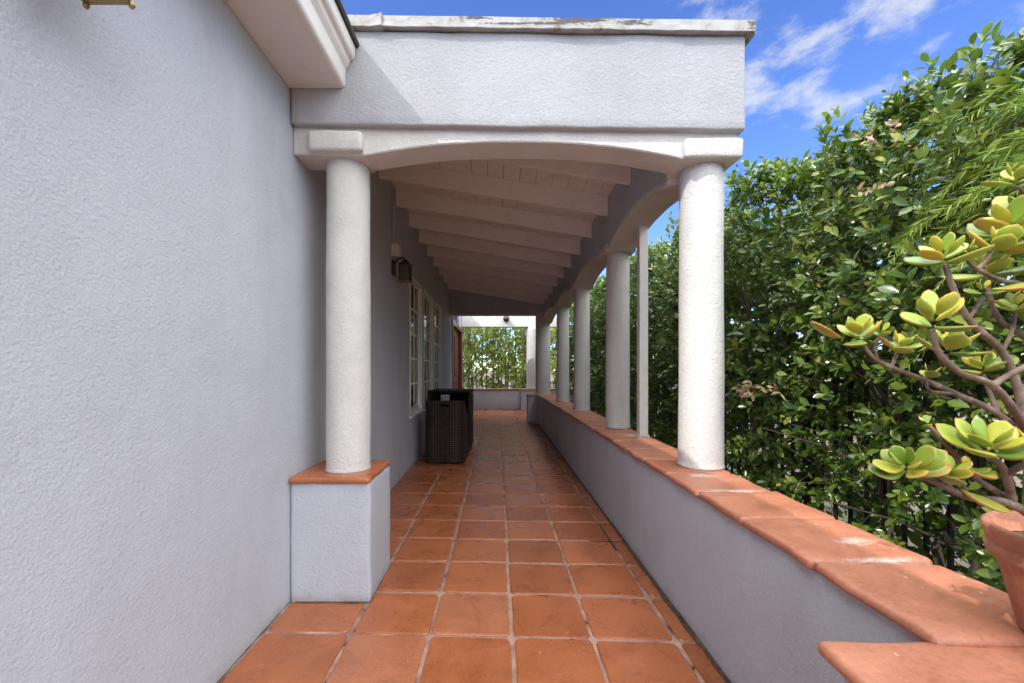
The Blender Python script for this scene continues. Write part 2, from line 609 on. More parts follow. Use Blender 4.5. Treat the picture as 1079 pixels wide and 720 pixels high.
# ------------------------------------------------------------------ foliage (numpy)
def leaf_template(kind='oval'):
    if kind == 'oval':
        rows = [(0.0, 0.03), (0.22, 0.17), (0.5, 0.265), (0.78, 0.21), (1.0, 0.02)]
        fold, curl = 0.07, 0.10
    elif kind == 'lance':
        rows = [(0.0, 0.015), (0.3, 0.05), (0.65, 0.04), (1.0, 0.006)]
        fold, curl = 0.03, 0.16
    else:
        rows = [(0.0, 0.05), (0.3, 0.22), (0.6, 0.26), (1.0, 0.06)]
        fold, curl = 0.22, -0.35
    vs, fs = [], []
    for t, w in rows:
        z = -curl * t * t
        vs += [(-w, t, z + fold * (w / 0.26)), (0, t, z), (w, t, z + fold * (w / 0.26))]
    for i in range(len(rows) - 1):
        for j in (0, 1):
            a = i * 3 + j
            fs.append((a, a + 1, a + 4, a + 3))
    return np.array(vs), np.array(fs)


def norm(a):
    return a / np.maximum(np.linalg.norm(a, axis=1, keepdims=True), 1e-9)


def leaves_mesh(name, P, A, Nn, S, kind='oval'):
    tv, tf = leaf_template(kind)
    A = norm(A)
    Nn = norm(Nn - A * np.sum(A * Nn, axis=1, keepdims=True))
    B = np.cross(A, Nn)
    n, k = len(P), len(tv)
    V = P[:, None, :] + S[:, None, None] * (tv[None, :, 0:1] * B[:, None, :] + tv[None, :, 1:2] * A[:, None, :] + tv[None, :, 2:3] * Nn[:, None, :])
    V = V.reshape(-1, 3)
    Fc = (tf[None, :, :] + (np.arange(n) * k)[:, None, None]).reshape(-1, 4)
    me = bpy.data.meshes.new(name)
    me.vertices.add(len(V))
    me.vertices.foreach_set('co', V.astype(np.float32).ravel())
    me.loops.add(Fc.size)
    me.loops.foreach_set('vertex_index', Fc.astype(np.int32).ravel())
    me.polygons.add(len(Fc))
    me.polygons.foreach_set('loop_start', np.arange(0, Fc.size, 4, dtype=np.int32))
    me.polygons.foreach_set('use_smooth', np.ones(len(Fc), dtype=bool))
    me.update(calc_edges=True)
    return me


def twig_leaves(base, direc, length, count, size, rng, spread=0.85):
    """alternate leaves along many twigs: arrays of twigs -> arrays of leaves"""
    n = len(base)
    d = norm(direc)
    r = norm(rng.normal(size=(n, 3)))
    a = norm(np.cross(d, r))
    b = np.cross(d, a)
    Ps, As, Ns, Ss = [], [], [], []
    for k in range(count):
        t = 0.18 + 0.82 * (k + 0.5) / count
        ph = k * 2.4 + rng.uniform(-0.5, 0.5, n)
        rad = np.cos(ph)[:, None] * a + np.sin(ph)[:, None] * b
        up = 0.35 + 0.5 * t
        ax = rad * spread + d * up + rng.normal(scale=0.16, size=(n, 3))
        nn = d * 0.9 + np.array([[-0.25, -0.05, 0.55]]) - rad * 0.25 + rng.normal(scale=0.28, size=(n, 3))
        sag = np.zeros((n, 3))
        sag[:, 2] = -0.1 * (length * t) ** 1
        Ps.append(base + d * (length * t)[:, None] + sag)
        As.append(ax)
        Ns.append(nn)
        Ss.append(size * rng.uniform(0.5, 1.25, n) * (0.75 + 0.35 * t if k < count - 1 else 0.8))
    return np.concatenate(Ps), np.concatenate(As), np.concatenate(Ns), np.concatenate(Ss)




def join(meshes):
    bm = bmesh.new()
    for me in meshes:
        bm.from_mesh(me)
        bpy.data.meshes.remove(me)
    me = bpy.data.meshes.new('joined')
    bm.to_mesh(me)
    bm.free()
    return me


def smooth_all(me):
    for p in me.polygons:
        p.use_smooth = True
    return me


# ================================================================== THE SETTING
WX = -1.03          # face of the house wall
PX = 0.855          # inner face of the low parapet
CAPZ = 0.64         # top of its terracotta coping
YF = 2.10           # front of the porch roof
TILT = 0.0137       # fall of the roof towards the garden


def ground():
    mb = MB()
    mb.add([(-600, -600, -0.17), (600, -600, -0.17), (600, 600, -0.17), (-600, 600, -0.17)], [(0, 1, 2, 3)])
    tag(mb.build('ground', M['ground']), kind='structure')

ground()


def floor():
    rnd = random.Random(3)
    mb = MB()
    # bedding with the grout on it
    mb.box(-1.05, 0.87, -4.6, 12.27, -0.16, -0.0065, 1)
    mb.box(0.87, 2.0, 9.02, 12.27, -0.16, -0.0065, 1)

    def tile(x0, x1, ya, yb):
        g = 0.0088
        x0 += g * rnd.uniform(0.7, 1.2)
        x1 -= g * rnd.uniform(0.7, 1.2)
        if x1 - x0 < 0.02:
            return
        sk = 0.040
        c = [(x0, ya - sk * x0 + g), (x1, ya - sk * x1 + g), (x1, yb - sk * x1 - g), (x0, yb - sk * x0 - g)]
        c = [(p[0] + rnd.uniform(-0.003, 0.003), p[1] + rnd.uniform(-0.004, 0.004)) for p in c]
        r = min(0.022, (x1 - x0) * 0.3)
        ring = []
        for i in range(4):
            P, A, B = Vector(c[i]), Vector(c[i - 1]), Vector(c[(i + 1) % 4])
            ea, eb = (A - P).normalized(), (B - P).normalized()
            ring += [P + ea * r, P + (ea + eb) * (r * 0.3), P + eb * r]
            for t in (0.3, 0.55, 0.8):
                ring.append((P + eb * r).lerp(B - eb * r, t) + Vector((rnd.uniform(-1, 1), rnd.uniform(-1, 1))) * 0.0018)
        cx = sum(p.x for p in ring) / len(ring)
        cy = sum(p.y for p in ring) / len(ring)
        C = Vector((cx, cy))
        z0 = rnd.uniform(-0.0012, 0.0012)
        tx, ty = rnd.uniform(-0.006, 0.006), rnd.uniform(-0.006, 0.006)
        n = len(ring)
        levels = ((0.0, -0.016), (0.0, -0.0055), (0.0035, -0.0016), (0.010, 0.0))
        vs = []
        for ins, z in levels:
            for p in ring:
                q = p + (C - p).normalized() * ins
                vs.append((q.x, q.y, z + z0 + tx * (q.x - cx) + ty * (q.y - cy)))
        fs = []
        for k in range(len(levels) - 1):
            for i in range(n):
                j = (i + 1) % n
                fs.append((k * n + i, k * n + j, (k + 1) * n + j, (k + 1) * n + i))
        fs.append(tuple((len(levels) - 1) * n + i for i in range(n)))
        mb.add(vs, fs, 0)

    xs = [-1.028, -0.645, -0.295, 0.06, 0.405, 0.76, 0.853]
    for j in range(-18, 30):
        ya = 1.822 + 0.35 * j
        yb = ya + 0.35
        for a, b in zip(xs, xs[1:]):
            tile(a, b, ya, yb)
        if ya > 9.05 and yb < 12.3:
            for a, b in ((0.853, 1.11), (1.11, 1.46), (1.46, 1.81)):
                tile(a, b, ya, yb)
    o = mb.build('floor', [M['tile'], M['grout']])
    tag(o, kind='structure')
    # dark, mossy gap where floor and parapet meet
    g = MB()
    ys = [0.9 + 0.03 * i for i in range(268)]
    vs, fs = [], []
    for i, y in enumerate(ys):
        w = 0.012 + 0.016 * max(0, noise.noise(Vector((y * 2.3, 4, 1)))) + 0.008 * noise.noise(Vector((y * 11, 0, 2)))
        if 1.75 < y < 2.7:
            w += 0.012 + 0.01 * noise.noise(Vector((y * 7, 9, 9)))
        w = max(0.004, w)
        vs += [(PX + 0.004, y, 0.011), (PX - w, y, 0.0025)]
    for i in range(len(ys) - 1):
        fs.append((2 * i, 2 * i + 2, 2 * i + 3, 2 * i + 1))
    g.add(vs, fs)
    # broken corner of a tile, its bedding black with dirt
    def blot(pts, z=0.0036):
        g.add([(x, y, z) for x, y in pts], [tuple(range(len(pts)))])
    blot([(0.45, 2.500), (0.62, 2.489), (0.75, 2.484), (0.75, 2.474), (0.68, 2.478), (0.52, 2.488)], -0.003)
    blot([(0.60, 2.858), (0.75, 2.850), (0.85, 2.845), (0.85, 2.832), (0.75, 2.837), (0.66, 2.842)], -0.003)
    blot([(0.753, 2.70), (0.753, 3.16), (0.766, 3.16), (0.768, 2.69)], -0.003)
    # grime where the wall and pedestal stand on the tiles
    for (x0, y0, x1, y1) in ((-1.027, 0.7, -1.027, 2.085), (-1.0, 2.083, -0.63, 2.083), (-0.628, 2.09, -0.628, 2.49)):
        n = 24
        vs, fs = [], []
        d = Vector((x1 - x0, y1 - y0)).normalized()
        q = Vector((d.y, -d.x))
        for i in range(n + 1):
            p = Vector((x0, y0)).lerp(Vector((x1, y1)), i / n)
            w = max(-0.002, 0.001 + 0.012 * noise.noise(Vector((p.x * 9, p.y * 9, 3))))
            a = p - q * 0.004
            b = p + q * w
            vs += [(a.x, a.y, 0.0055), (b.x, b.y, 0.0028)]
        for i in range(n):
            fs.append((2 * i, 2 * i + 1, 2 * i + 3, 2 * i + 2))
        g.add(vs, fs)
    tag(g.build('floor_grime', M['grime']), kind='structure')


floor()

# ================================================================== HOUSE
WIN = [(4.934, 5.722), (5.862, 6.711), (6.852, 7.717)]
WZ0, WZ1 = 0.61, 2.28
DY0, DY1, DZ1 = 9.62, 11.98, 2.26


def house():
    root = thing('house', 'lavender grey stucco house with deep white eave along the left of the porch', 'house', (WX, 2.0, 0))
    ys = [-5.0, WIN[0][0], WIN[0][1], WIN[1][0], WIN[1][1], WIN[2][0], WIN[2][1], DY0, DY1, 12.3]
    zs = [-0.17, 0.0, WZ0, DZ1, WZ1, 3.02]
    mb = MB()
    idx = {}

    def vid(y, z, x=WX):
        k = (round(x, 4), round(y, 4), round(z, 4))
        if k not in idx:
            idx[k] = len(mb.v)
            mb.v.append((x, y, z))
        return idx[k]

    def quad(*c):
        mb.f.append(tuple(vid(*q) for q in c))
        mb.mi.append(0)
    for i in range(len(ys) - 1):
        for j in range(len(zs) - 1):
            y0, y1, z0, z1 = ys[i], ys[i + 1], zs[j], zs[j + 1]
            w = any(abs(y0 - a) < 1e-6 for a, b in WIN) and z0 >= WZ0 - 1e-6 and z1 <= WZ1 + 1e-6
            d = abs(y0 - DY0) < 1e-6 and z0 >= 0 and z1 <= DZ1 + 1e-6
            if w or d:
                continue
            quad((y0, z0), (y1, z0), (y1, z1), (y0, z1))
    dep = 0.17
    for (y0, y1, z0, z1) in [(a, b, WZ0, WZ1) for a, b in WIN] + [(DY0, DY1, 0.0, DZ1)]:
        X = WX - dep
        for (ya, za, yb, zb) in ((y0, z0, y0, z1), (y0, z1, y1, z1), (y1, z1, y1, z0), (y1, z0, y0, z0)):
            mb.add([(WX, ya, za), (WX, yb, zb), (X, yb, zb), (X, ya, za)], [(0, 1, 2, 3)])
    # far end wall and back of the house
    mb.box(-6.5, WX - 0.002, 12.1, 12.298, -0.17, 3.02)
    mb.box(-6.5, WX - 0.002, -4.998, -4.8, -0.17, 2.6)
    mb.box(-6.5, -6.3, -4.8, 12.1, -0.17, 3.4)
    wall = mb.build('wall', M['stucco'], root)
    # eave: soffit and stepped moulding, running out over the porch front
    prof = [(WX - 0.0, 2.540), (-0.768, 2.540), (-0.757, 2.546), (-0.752, 2.558), (-0.750, 2.628), (-0.738, 2.645), (-0.733, 2.652),
            (-0.728, 2.672), (-0.712, 2.680), (-0.706, 2.692), (-0.703, 2.728), (-0.700, 2.738), (WX, 2.738)]
    e = MB()
    e.prism(prof, 'y', -5.0, YF - 0.014)
    e.build('eave', M['white_paint'], root, bevel=0.004)
    r = MB()
    r.prism([(WX, 2.741), (-0.690, 2.741), (-0.683, 2.752), (-0.690, 2.777), (WX - 0.4, 2.93), (-6.6, 3.75), (-6.6, 3.68), (WX - 0.4, 2.83)], 'y', -5.1, YF - 0.005)
    r.build('roof', M['roofing'], root)
    r2 = MB()
    r2.prism([(WX - 0.002, 3.02), (WX - 0.002, 3.06), (-6.6, 3.77), (-6.6, 3.70)], 'y', YF, 12.4)
    r2.build('roof', M['roofing'], root)
    for (y0, y1) in WIN:
        x0, x1 = WX - 0.075, WX - 0.034
        st = 0.055
        w = MB()
        w.box(x0, x1, y0 + 0.001, y0 + st, WZ0 + 0.001, WZ1 - 0.001)
        w.box(x0, x1, y1 - st, y1 - 0.001, WZ0 + 0.001, WZ1 - 0.001)
        w.box(x0, x1, y0 + st, y1 - st, WZ0 + 0.001, WZ0 + st + 0.02)
        w.box(x0, x1, y0 + st, y1 - st, WZ1 - st, WZ1 - 0.001)
        for k in (1, 2):
            yc = y0 + st + (y1 - y0 - 2 * st) * k / 3
            w.box(x0 + 0.012, x1 - 0.007, yc - 0.011, yc + 0.011, WZ0 + st + 0.02, WZ1 - st)
        for k in range(1, 5):
            zc = WZ0 + st + (WZ1 - WZ0 - 2 * st) * k / 5
            w.box(x0 + 0.014, x1 - 0.0078, y0 + st, y1 - st, zc - 0.012, zc + 0.012)
        for (a, b_, c, d) in ((y0 + 0.0015, y0 + 0.03, WZ0, WZ1), (y1 - 0.03, y1 - 0.0015, WZ0, WZ1)):
            w.box(x1, WX + 0.006, a, b_, c + 0.03, d - 0.002)
        w.box(x1, WX + 0.0055, y0 + 0.03, y1 - 0.03, WZ1 - 0.03, WZ1 - 0.002)
        win = w.build('window', M['frame_paint'], root, bevel=0.003)
        g = MB()
        g.box(x0 + 0.022, x0 + 0.026, y0 + st * 0.6, y1 - st * 0.6, WZ0 + st * 0.6, WZ1 - st * 0.6)
        g.build('pane', M['glass'], win)
        s = MB()
        s.box(WX - 0.10, WX + 0.022, y0 - 0.012, y1 + 0.012, WZ0 - 0.028, WZ0 + 0.0012)
        s.build('sill', M['frame_paint'], win, bevel=0.004)
        bl = MB()
        n = 34
        for k in range(n):
            z0 = WZ0 + (WZ1 - WZ0) * k / n
            bl.hexa([(x0 - 0.036, y0, z0), (x0 - 0.012, y0, z0 + 0.006), (x0 - 0.012, y1, z0 + 0.006), (x0 - 0.036, y1, z0),
                     (x0 - 0.036, y0, z0 + 0.003), (x0 - 0.028, y0, z0 + 0.05), (x0 - 0.028, y1, z0 + 0.05), (x0 - 0.036, y1, z0 + 0.003)])
        bl.box(x0 - 0.055, x0 - 0.05, y0, y1, WZ0, WZ1)
        bl.build('blind', M['blind'], win)
    # red double entrance door in its frame
    fr = MB()
    fx0, fx1 = WX - 0.15, WX + 0.018
    fr.box(fx0, fx1, DY0 - 0.05, DY0 + 0.06, 0, DZ1 + 0.055)
    fr.box(fx0, fx1, DY1 - 0.06, DY1 + 0.05, 0, DZ1 + 0.055)
    fr.box(fx0, fx1 - 0.001, DY0 + 0.06, DY1 - 0.06, DZ1 - 0.06, DZ1 + 0.0545)
    door = fr.build('door', M['red_door'], root, bevel=0.004)
    ym = (DY0 + DY1) / 2
    for (a, b) in ((DY0 + 0.065, ym - 0.003), (ym + 0.003, DY1 - 0.065)):
        lf = MB()
        lf.box(WX - 0.13, WX - 0.085, a, b, 0.012, DZ1 - 0.064)
        for (z0, z1) in ((0.18, 0.85), (1.0, 2.05)):
            for (c, d) in ((a + 0.12, (a + b) / 2 - 0.05), ((a + b) / 2 + 0.05, b - 0.12)):
                lf.box(WX - 0.086, WX - 0.068, c, d, z0, z1)
        leaf = lf.build('door_leaf', M['red_door'], door, bevel=0.006)
    h = MB()
    h.tube([(WX - 0.085, ym - 0.07, 1.0), (WX - 0.03, ym - 0.07, 1.0), (WX - 0.03, ym - 0.07, 1.02), (WX - 0.03, ym - 0.19, 1.02)], 0.009)
    h.build('handle', M['brass'], door)
    return root


house()

# ================================================================== PORCH ROOF
JB_L, JB_R = 2.80, 2.475      # underside of the joists at wall and at arcade
JT = 0.165


def jz(x):
    return JB_L + (JB_R - JB_L) * (x - WX) / (0.95 - WX)


COLY = [2.25, 3.75, 5.36, 6.90, 9.20]
COLX = 1.065


def arch_z(t, half, spring, rise):
    """segmental arch with soft shoulders, t from -half to half"""
    s = min(1.0, abs(t) / half)
    return spring + rise * (1 - s ** 2.3)


def porch_roof():
    root = thing('porch_roof', 'long white and lavender porch roof with arched beams and sloping joists', 'porch roof', (0.1, 2.1, 2.2))
    # upper front band
    link('fascia', soft_box(WX + 0.004, 1.226, YF - 0.012, YF + 0.19, 2.368, 2.835, 0.012, 0.05, 0.0035, TILT, 3), M['fascia'], root)
    link('side_fascia', soft_box(1.10, 1.223, YF + 0.192, 9.4, 2.36, 2.80, 0.012, 0.15, 0.003, 0, 5), M['fascia'], root)
    # front arched beam
    x0, x1 = WX + 0.003, 1.205
    ya, yb = YF + 0.026, YF + 0.20
    xs = [x0 + (x1 - x0) * i / 110 for i in range(111)]
    mb = MB()
    vs, fs, mi = [], [], []

    def bot(x):
        L0, L1 = -0.655, 0.945
        base = 2.236 - TILT * (x + 1.03)
        if L0 < x < L1:
            h = (L1 - L0) / 2
            return arch_z(x - (L0 + L1) / 2, h, base, 0.078)
        return base
    for x in xs:
        w = noise.noise(Vector((x * 7, 1, 2))) * 0.0025
        top = 2.372 - TILT * (x + 1.03)
        zb = bot(x) + w
        vs += [(x, ya + w, top), (x, ya + w + noise.noise(Vector((x * 9, 5, 0))) * 0.002, zb + 0.006), (x, ya + 0.006, zb), (x, yb - 0.004, zb), (x, yb, zb + 0.006), (x, yb, top)]
    for i in range(len(xs) - 1):
        for k in range(5):
            fs.append((6 * i + k, 6 * i + k + 1, 6 * i + 6 + k + 1, 6 * i + 6 + k))
    n = len(xs) - 1
    fs.append((0, 5, 4, 3, 2, 1))
    fs.append(tuple(6 * n + k for k in range(6)))
    mb.add(vs, fs)
    # cornice strip that shadows the top of the beam
    mb.build('front_arch', M['white_stucco'], root)
    cs = MB()
    # inner (dark, lavender) face board of the front beam above the arch
    cs.box(WX + 0.004, 0.948, YF + 0.203, YF + 0.235, 2.33, 2.79)
    cs.build('beam_board', M['stucco_fine'], root)
    # arcade beam along the garden side: lavender inner face, white soffit
    xa, xb = 0.95, 1.175
    y0, y1 = YF + 0.237, 9.36
    yy = [y0 + (y1 - y0) * i / 300 for i in range(301)]
    spans = list(zip(COLY, COLY[1:]))

    def abot(y):
        for a, b in spans:
            c0, c1 = a + 0.15, b - 0.15
            if c0 < y < c1:
                return arch_z(y - (c0 + c1) / 2, (c1 - c0) / 2, 2.175, 0.088 if b < 9 else 0.11)
        return 2.175
    mb = MB()
    vs, fs, mi = [], [], []
    for y in yy:
        w = noise.noise(Vector((3, y * 6, 2))) * 0.0025
        zb = abot(y) + w
        vs += [(xa, y, 2.66), (xa + w, y, zb + 0.03), (xa + w - 0.012, y, zb + 0.027), (xa - 0.010 + w, y, zb), (xb, y, zb), (xb, y, 2.40)]
    for i in range(len(yy) - 1):
        for k in range(5):
            fs.append((6 * i + k, 6 * i + 6 + k, 6 * i + 6 + k + 1, 6 * i + k + 1))
            mi.append(0 if k == 0 else 1)
    m0 = len(mb.v)
    mb.add(vs, fs)
    mb.mi = mi
    n = len(yy) - 1
    mb.add([vs[k] for k in range(6)], [(0, 1, 2, 3, 4, 5)], 1)
    mb.add([vs[6 * n + k] for k in range(6)], [(5, 4, 3, 2, 1, 0)], 1)
    mb.build('arcade_beam', [M['stucco_fine'], M['white_stucco']], root)
    # joists
    for k in range(-1, 10):
        y = 3.0 + 0.615 * k
        j = MB()
        xl, xr = WX + 0.006, 0.948
        w = 0.044
        d = random.uniform(-0.006, 0.006)
        j.hexa([(xl, y, jz(xl)), (xr, y + d, jz(xr)), (xr, y + w + d, jz(xr)), (xl, y + w, jz(xl)),
                (xl, y, jz(xl) + JT - 0.001), (xr, y + d, jz(xr) + JT - 0.001), (xr, y + w + d, jz(xr) + JT - 0.001), (xl, y + w, jz(xl) + JT - 0.001)])
        j.build('joist', M['ceiling_paint'], root, bevel=0.004)
    # ceiling boards, seams running along the porch
    cb = MB()
    n = 15
    for i in range(n):
        a = WX + 0.004 + (0.99 - WX) * i / n
        b = WX + 0.004 + (0.99 - WX) * (i + 1) / n - 0.004
        cb.hexa([(a, 2.33, jz(a) + JT), (b, 2.33, jz(b) + JT), (b, 9.0, jz(b) + JT), (a, 9.0, jz(a) + JT),
                 (a, 2.33, jz(a) + JT + 0.018), (b, 2.33, jz(b) + JT + 0.018), (b, 9.0, jz(b) + JT + 0.018), (a, 9.0, jz(a) + JT + 0.018)])
    cb.build('ceiling_boards', M['ceiling_paint'], root)
    rs = MB()
    rs.hexa([(WX, 2.30, jz(WX) + 0.20), (1.23, 2.30, jz(1.23) + 0.20), (1.23, 9.42, jz(1.23) + 0.20), (WX, 9.42, jz(WX) + 0.20),
             (WX, 2.30, jz(WX) + 0.26), (1.23, 2.30, jz(1.23) + 0.26), (1.23, 9.42, jz(1.23) + 0.26), (WX, 9.42, jz(WX) + 0.26)])
    rs.build('roof_deck', M['roofing'], root)
    # bent, torn metal flashing along the top of the front
    vs, fs = [], []
    m = 140
    for i in range(m + 1):
        x = WX + 0.10 + (1.255 - WX - 0.10) * i / m
        nz = noise.noise(Vector((x * 3.1, 0.4, 0.2)))
        n2 = noise.noise(Vector((x * 14, 7.4, 0.2)))
        t = TILT * (x + 1.03)
        tear = math.exp(-((x - 0.41) / 0.10) ** 2)
        top = 2.888 - t + 0.004 * nz + 0.003 * n2 - 0.010 * tear * (0.6 + n2)
        lip = 2.832 - t + 0.006 * nz
        yo = YF - 0.042 + 0.008 * nz + 0.004 * n2
        vs += [(x, YF + 0.2, top + 0.004), (x, yo + 0.006, top + 0.003 * n2), (x, yo, top - 0.002), (x, yo - 0.003 * n2, (top + lip) / 2 + 0.008 * n2 * tear),
               (x, yo, lip + 0.002), (x, yo + 0.004, lip), (x, YF - 0.004, lip + 0.004)]
    for i in range(m):
        for k in range(6):
            fs.append((7 * i + k, 7 * i + k + 1, 7 * i + 7 + k + 1, 7 * i + 7 + k))
    fl = MB()
    fl.add(vs, fs)
    # return along the garden side
    fl.hexa([(1.225, YF - 0.035, 2.80), (1.262, YF - 0.035, 2.795), (1.262, 9.5, 2.76), (1.225, 9.5, 2.76),
             (1.225, YF - 0.035, 2.856), (1.262, YF - 0.035, 2.852), (1.262, 9.5, 2.81), (1.225, 9.5, 2.81)])
    fo = fl.build('flashing', M['flashing'], root)
    # small end cap of older flashing by the eave
    ec = MB()
    ec.hexa([(-0.70, YF - 0.03, 2.826), (-0.565, YF - 0.05, 2.826), (-0.565, YF + 0.1, 2.826), (-0.70, YF + 0.1, 2.826),
             (-0.70, YF - 0.03, 2.876), (-0.565, YF - 0.05, 2.888), (-0.565, YF + 0.1, 2.888), (-0.70, YF + 0.1, 2.876)])
    ec.build('flashing_end', M['flashing'], root, bevel=0.003)
    # lavender cross beam, then the entry bay: added light-blocking slab and white beam
    cr = MB()
    a, b, c, d = WX + 0.004, 0.948, 9.06, 9.30
    cr.hexa([(a, c, 2.352), (b, c, 2.352), (b, d, 2.352), (a, d, 2.352), (a, c, jz(a) + .16), (b, c, jz(b) + .16), (b, d, jz(b) + .16), (a, d, jz(a) + .16)])
    cr.build('cross_beam', M['stucco_fine'], root)
    so = MB()
    so.box(WX + 0.004, 0.948, 9.055, 9.305, 2.335, 2.352)
    so.build('cross_beam_soffit', M['white_stucco'], root)
    ca = MB()
    ca.hexa([(WX, 9.425, 2.86), (1.25, 9.425, 2.80), (1.25, 11.0, 2.80), (WX, 11.0, 2.86), (WX, 9.425, 2.92), (1.25, 9.425, 2.86), (1.25, 11.0, 2.86), (WX, 11.0, 2.92)])
    ca.build('entry_light_blocker', M['ceiling_paint'], root)  # added out of sight to dim the bay, gap left to light the beam
    fb = MB()
    fb.box(WX + 0.004, 1.95, 11.96, 12.2, 2.37, 2.72)
    fb.build('far_beam', M['white_paint'], root, bevel=0.01)
    return root


porch_roof()

# ================================================================== COLUMNS, PIERS, PARAPET
GRP_COL = 'round white porch columns'


def capital_mesh(x, y, w, d, z0, z1, tilt=0.0, seed=0):
    return soft_box(x - w / 2, x + w / 2, y - d / 2, y + d / 2, z0, z1, 0.016, 0.04, 0.005, tilt, seed)


def column(x, y, z0, z1, r, label, cap=None, seed=0.0):
    root = thing('porch_column', label, 'column', (x, y, z0), GRP_COL)
    prof = [(r * 1.035, z0), (r * 1.03, z0 + 0.008), (r * 1.005, z0 + 0.02)]
    n = 26
    for i in range(n + 1):
        t = i / n
        prof.append((r * (1.0 - 0.035 * t), z0 + 0.03 + (z1 - z0 - 0.03) * t))
    MB().lathe(x, y, prof, 40, 0.0035, seed).build('shaft', M['white_stucco'], root, smooth=True)
    if cap:
        link('capital', cap, M['white_stucco'], root)
    return root


# pedestal under the left front column
ped = thing('column_pedestal', 'square lavender stucco pedestal with terracotta top against the left wall', 'pedestal', (-0.83, 2.28, 0))
link('block', soft_box(WX + 0.002, -0.632, 2.088, 2.485, -0.01, 0.592, 0.014, 0.04, 0.0035, 0, 8), M['stucco'], ped)
link('cap_tile', soft_box(WX + 0.003, -0.628, 2.066, 2.49, 0.592, 0.622, 0.012, 0.05, 0.005, 0, 9, 9), M['coping_dark'] if 'coping_dark' in M else M['tile'], ped)

column(-0.80, 2.265, 0.622, 2.26, 0.114, 'front left white column standing on the terracotta topped pedestal',
       capital_mesh(-0.808, 2.215, 0.268, 0.262, 2.236, 2.338, 0, 4), 1.3)
column(1.082, 2.25, CAPZ, 2.22, 0.112, 'nearest and largest white column on the right hand parapet',
       capital_mesh(1.075, 2.222, 0.292, 0.262, 2.207, 2.306, 0, 6), 2.1)
names = {3.75: 'second white column along the parapet, beside the slim square post', 5.36: 'third white column along the parapet, beyond the square post',
         6.90: 'fourth and slimmest looking white column along the parapet'}
for i, y in enumerate(COLY[1:4]):
    column(COLX, y, CAPZ, 2.20, 0.104, names[y], capital_mesh(COLX - 0.005, y, 0.27, 0.26, 2.168, 2.235, 0, 11 + i), 5.0 + i)
column(0.985, 9.20, 0.627, 2.36, 0.165, 'thick white column on the small pier where the parapet ends', None, 9.0)
column(0.985, 12.08, 0.627, 2.372, 0.165, 'farthest white column, partly hidden, at the end wall of the porch', None, 12.0)


def coping(x0, x1, y0, y1, z0, z1, step, along='y', seed=0, amp=0.0035):
    parts = []
    a = y0 if along == 'y' else x0
    e = y1 if along == 'y' else x1
    k = 0
    rnd = random.Random(seed + 5)
    while a < e - 0.02:
        b = min(e, a + step)
        if e - b < 0.1:
            b = e
        dz = rnd.uniform(-0.0025, 0.0025)
        dx = rnd.uniform(-0.006, 0.006)
        if along == 'y':
            parts.append(soft_box(x0 + dx, x1 + dx, a + 0.0042, b - 0.0042, z0, z1 + dz, 0.012, 0.05, amp, 0, seed + k, 9))
        else:
            parts.append(soft_box(a + 0.0025, b - 0.0025, x0 if False else y0 + dx, y1 + dx, z0, z1 + dz, 0.012, 0.05, amp, 0, seed + k, 9))
        a = b
        k += 1
    return smooth_all(join(parts))


par = thing('parapet_wall', 'long low lavender stucco wall with terracotta coping along the garden side', 'low wall', (1.0, 4.9, 0))
link('wall', soft_box(PX, 1.14, 0.79, 9.0, -0.168, CAPZ - 0.028, 0.010, 0.16, 0.004, 0, 21, 3), M['stucco_fine'], par)
link('coping', coping(0.832, 1.165, 0.80, 8.98, CAPZ - 0.028, CAPZ, 0.325, 'y', 31, 0.006), M['coping'], par)
mo = MB()
mo.box(0.85, 1.15, 0.81, 8.97, CAPZ - 0.027, CAPZ - 0.006)
mo.build('mortar', M['grout'], par)
# piers at both ends of the parapet
GRP_PIER = 'stucco piers at the ends of low walls'


def pier(x0, x1, y0, y1, zt, label, seed, coping_mat='coping'):
    root = thing('pier', label, 'pier', ((x0 + x1) / 2, (y0 + y1) / 2, 0), GRP_PIER)
    link('block', soft_box(x0, x1, y0, y1, -0.168 if x0 > 0.86 else -0.012, zt - 0.03, 0.012, 0.06, 0.003, 0, seed), M['stucco'], root)
    link('cap_tile', soft_box(x0 - 0.022, x1 + 0.02, y0 - 0.022, y1 + (0.04 if y1 < 1 else 0.012), zt - 0.03, zt, 0.013, 0.05, 0.004, 0, seed + 1, 8), M[coping_mat], root)
    return root


pier(0.638, 1.15, 0.34, 0.785, 0.624, 'terracotta topped pier in the bottom right corner, below the potted plant', 41, 'coping_near' if 'coping_near' in M else 'coping')
pier(0.645, 1.165, 9.02, 9.40, 0.627, 'small terracotta topped pier under the thick column', 45)
pier(0.665, 1.165, 11.86, 12.12, 0.612, 'farthest small pier beside the end wall', 49)

ew = thing('end_wall', 'low lavender grey end wall with thin terracotta coping closing the porch', 'low wall', (0.0, 12.2, 0))
link('wall', soft_box(WX + 0.004, 2.4, 12.13, 12.29, -0.15, 0.585, 0.01, 0.3, 0.003, 0, 51), M['stucco_fine'], ew)
link('coping', coping(WX + 0.004, 2.4, 12.10, 12.32, 0.585, 0.612, 0.33, 'x', 55), M['coping'], ew)

post = thing('square_post', 'slim square white post standing on the coping just behind the second column', 'post', (1.12, 3.27, CAPZ))
b = MB()
b.box(1.086, 1.154, 3.236, 3.304, CAPZ + 0.012, 2.37)
b.build('shaft', M['white_paint'], post, bevel=0.005)
b = MB()
b.box(1.076, 1.162, 3.226, 3.314, CAPZ - 0.002, CAPZ + 0.012)
b.build('foot_plate', M['white_paint'], post, bevel=0.003)

# ================================================================== LANTERNS


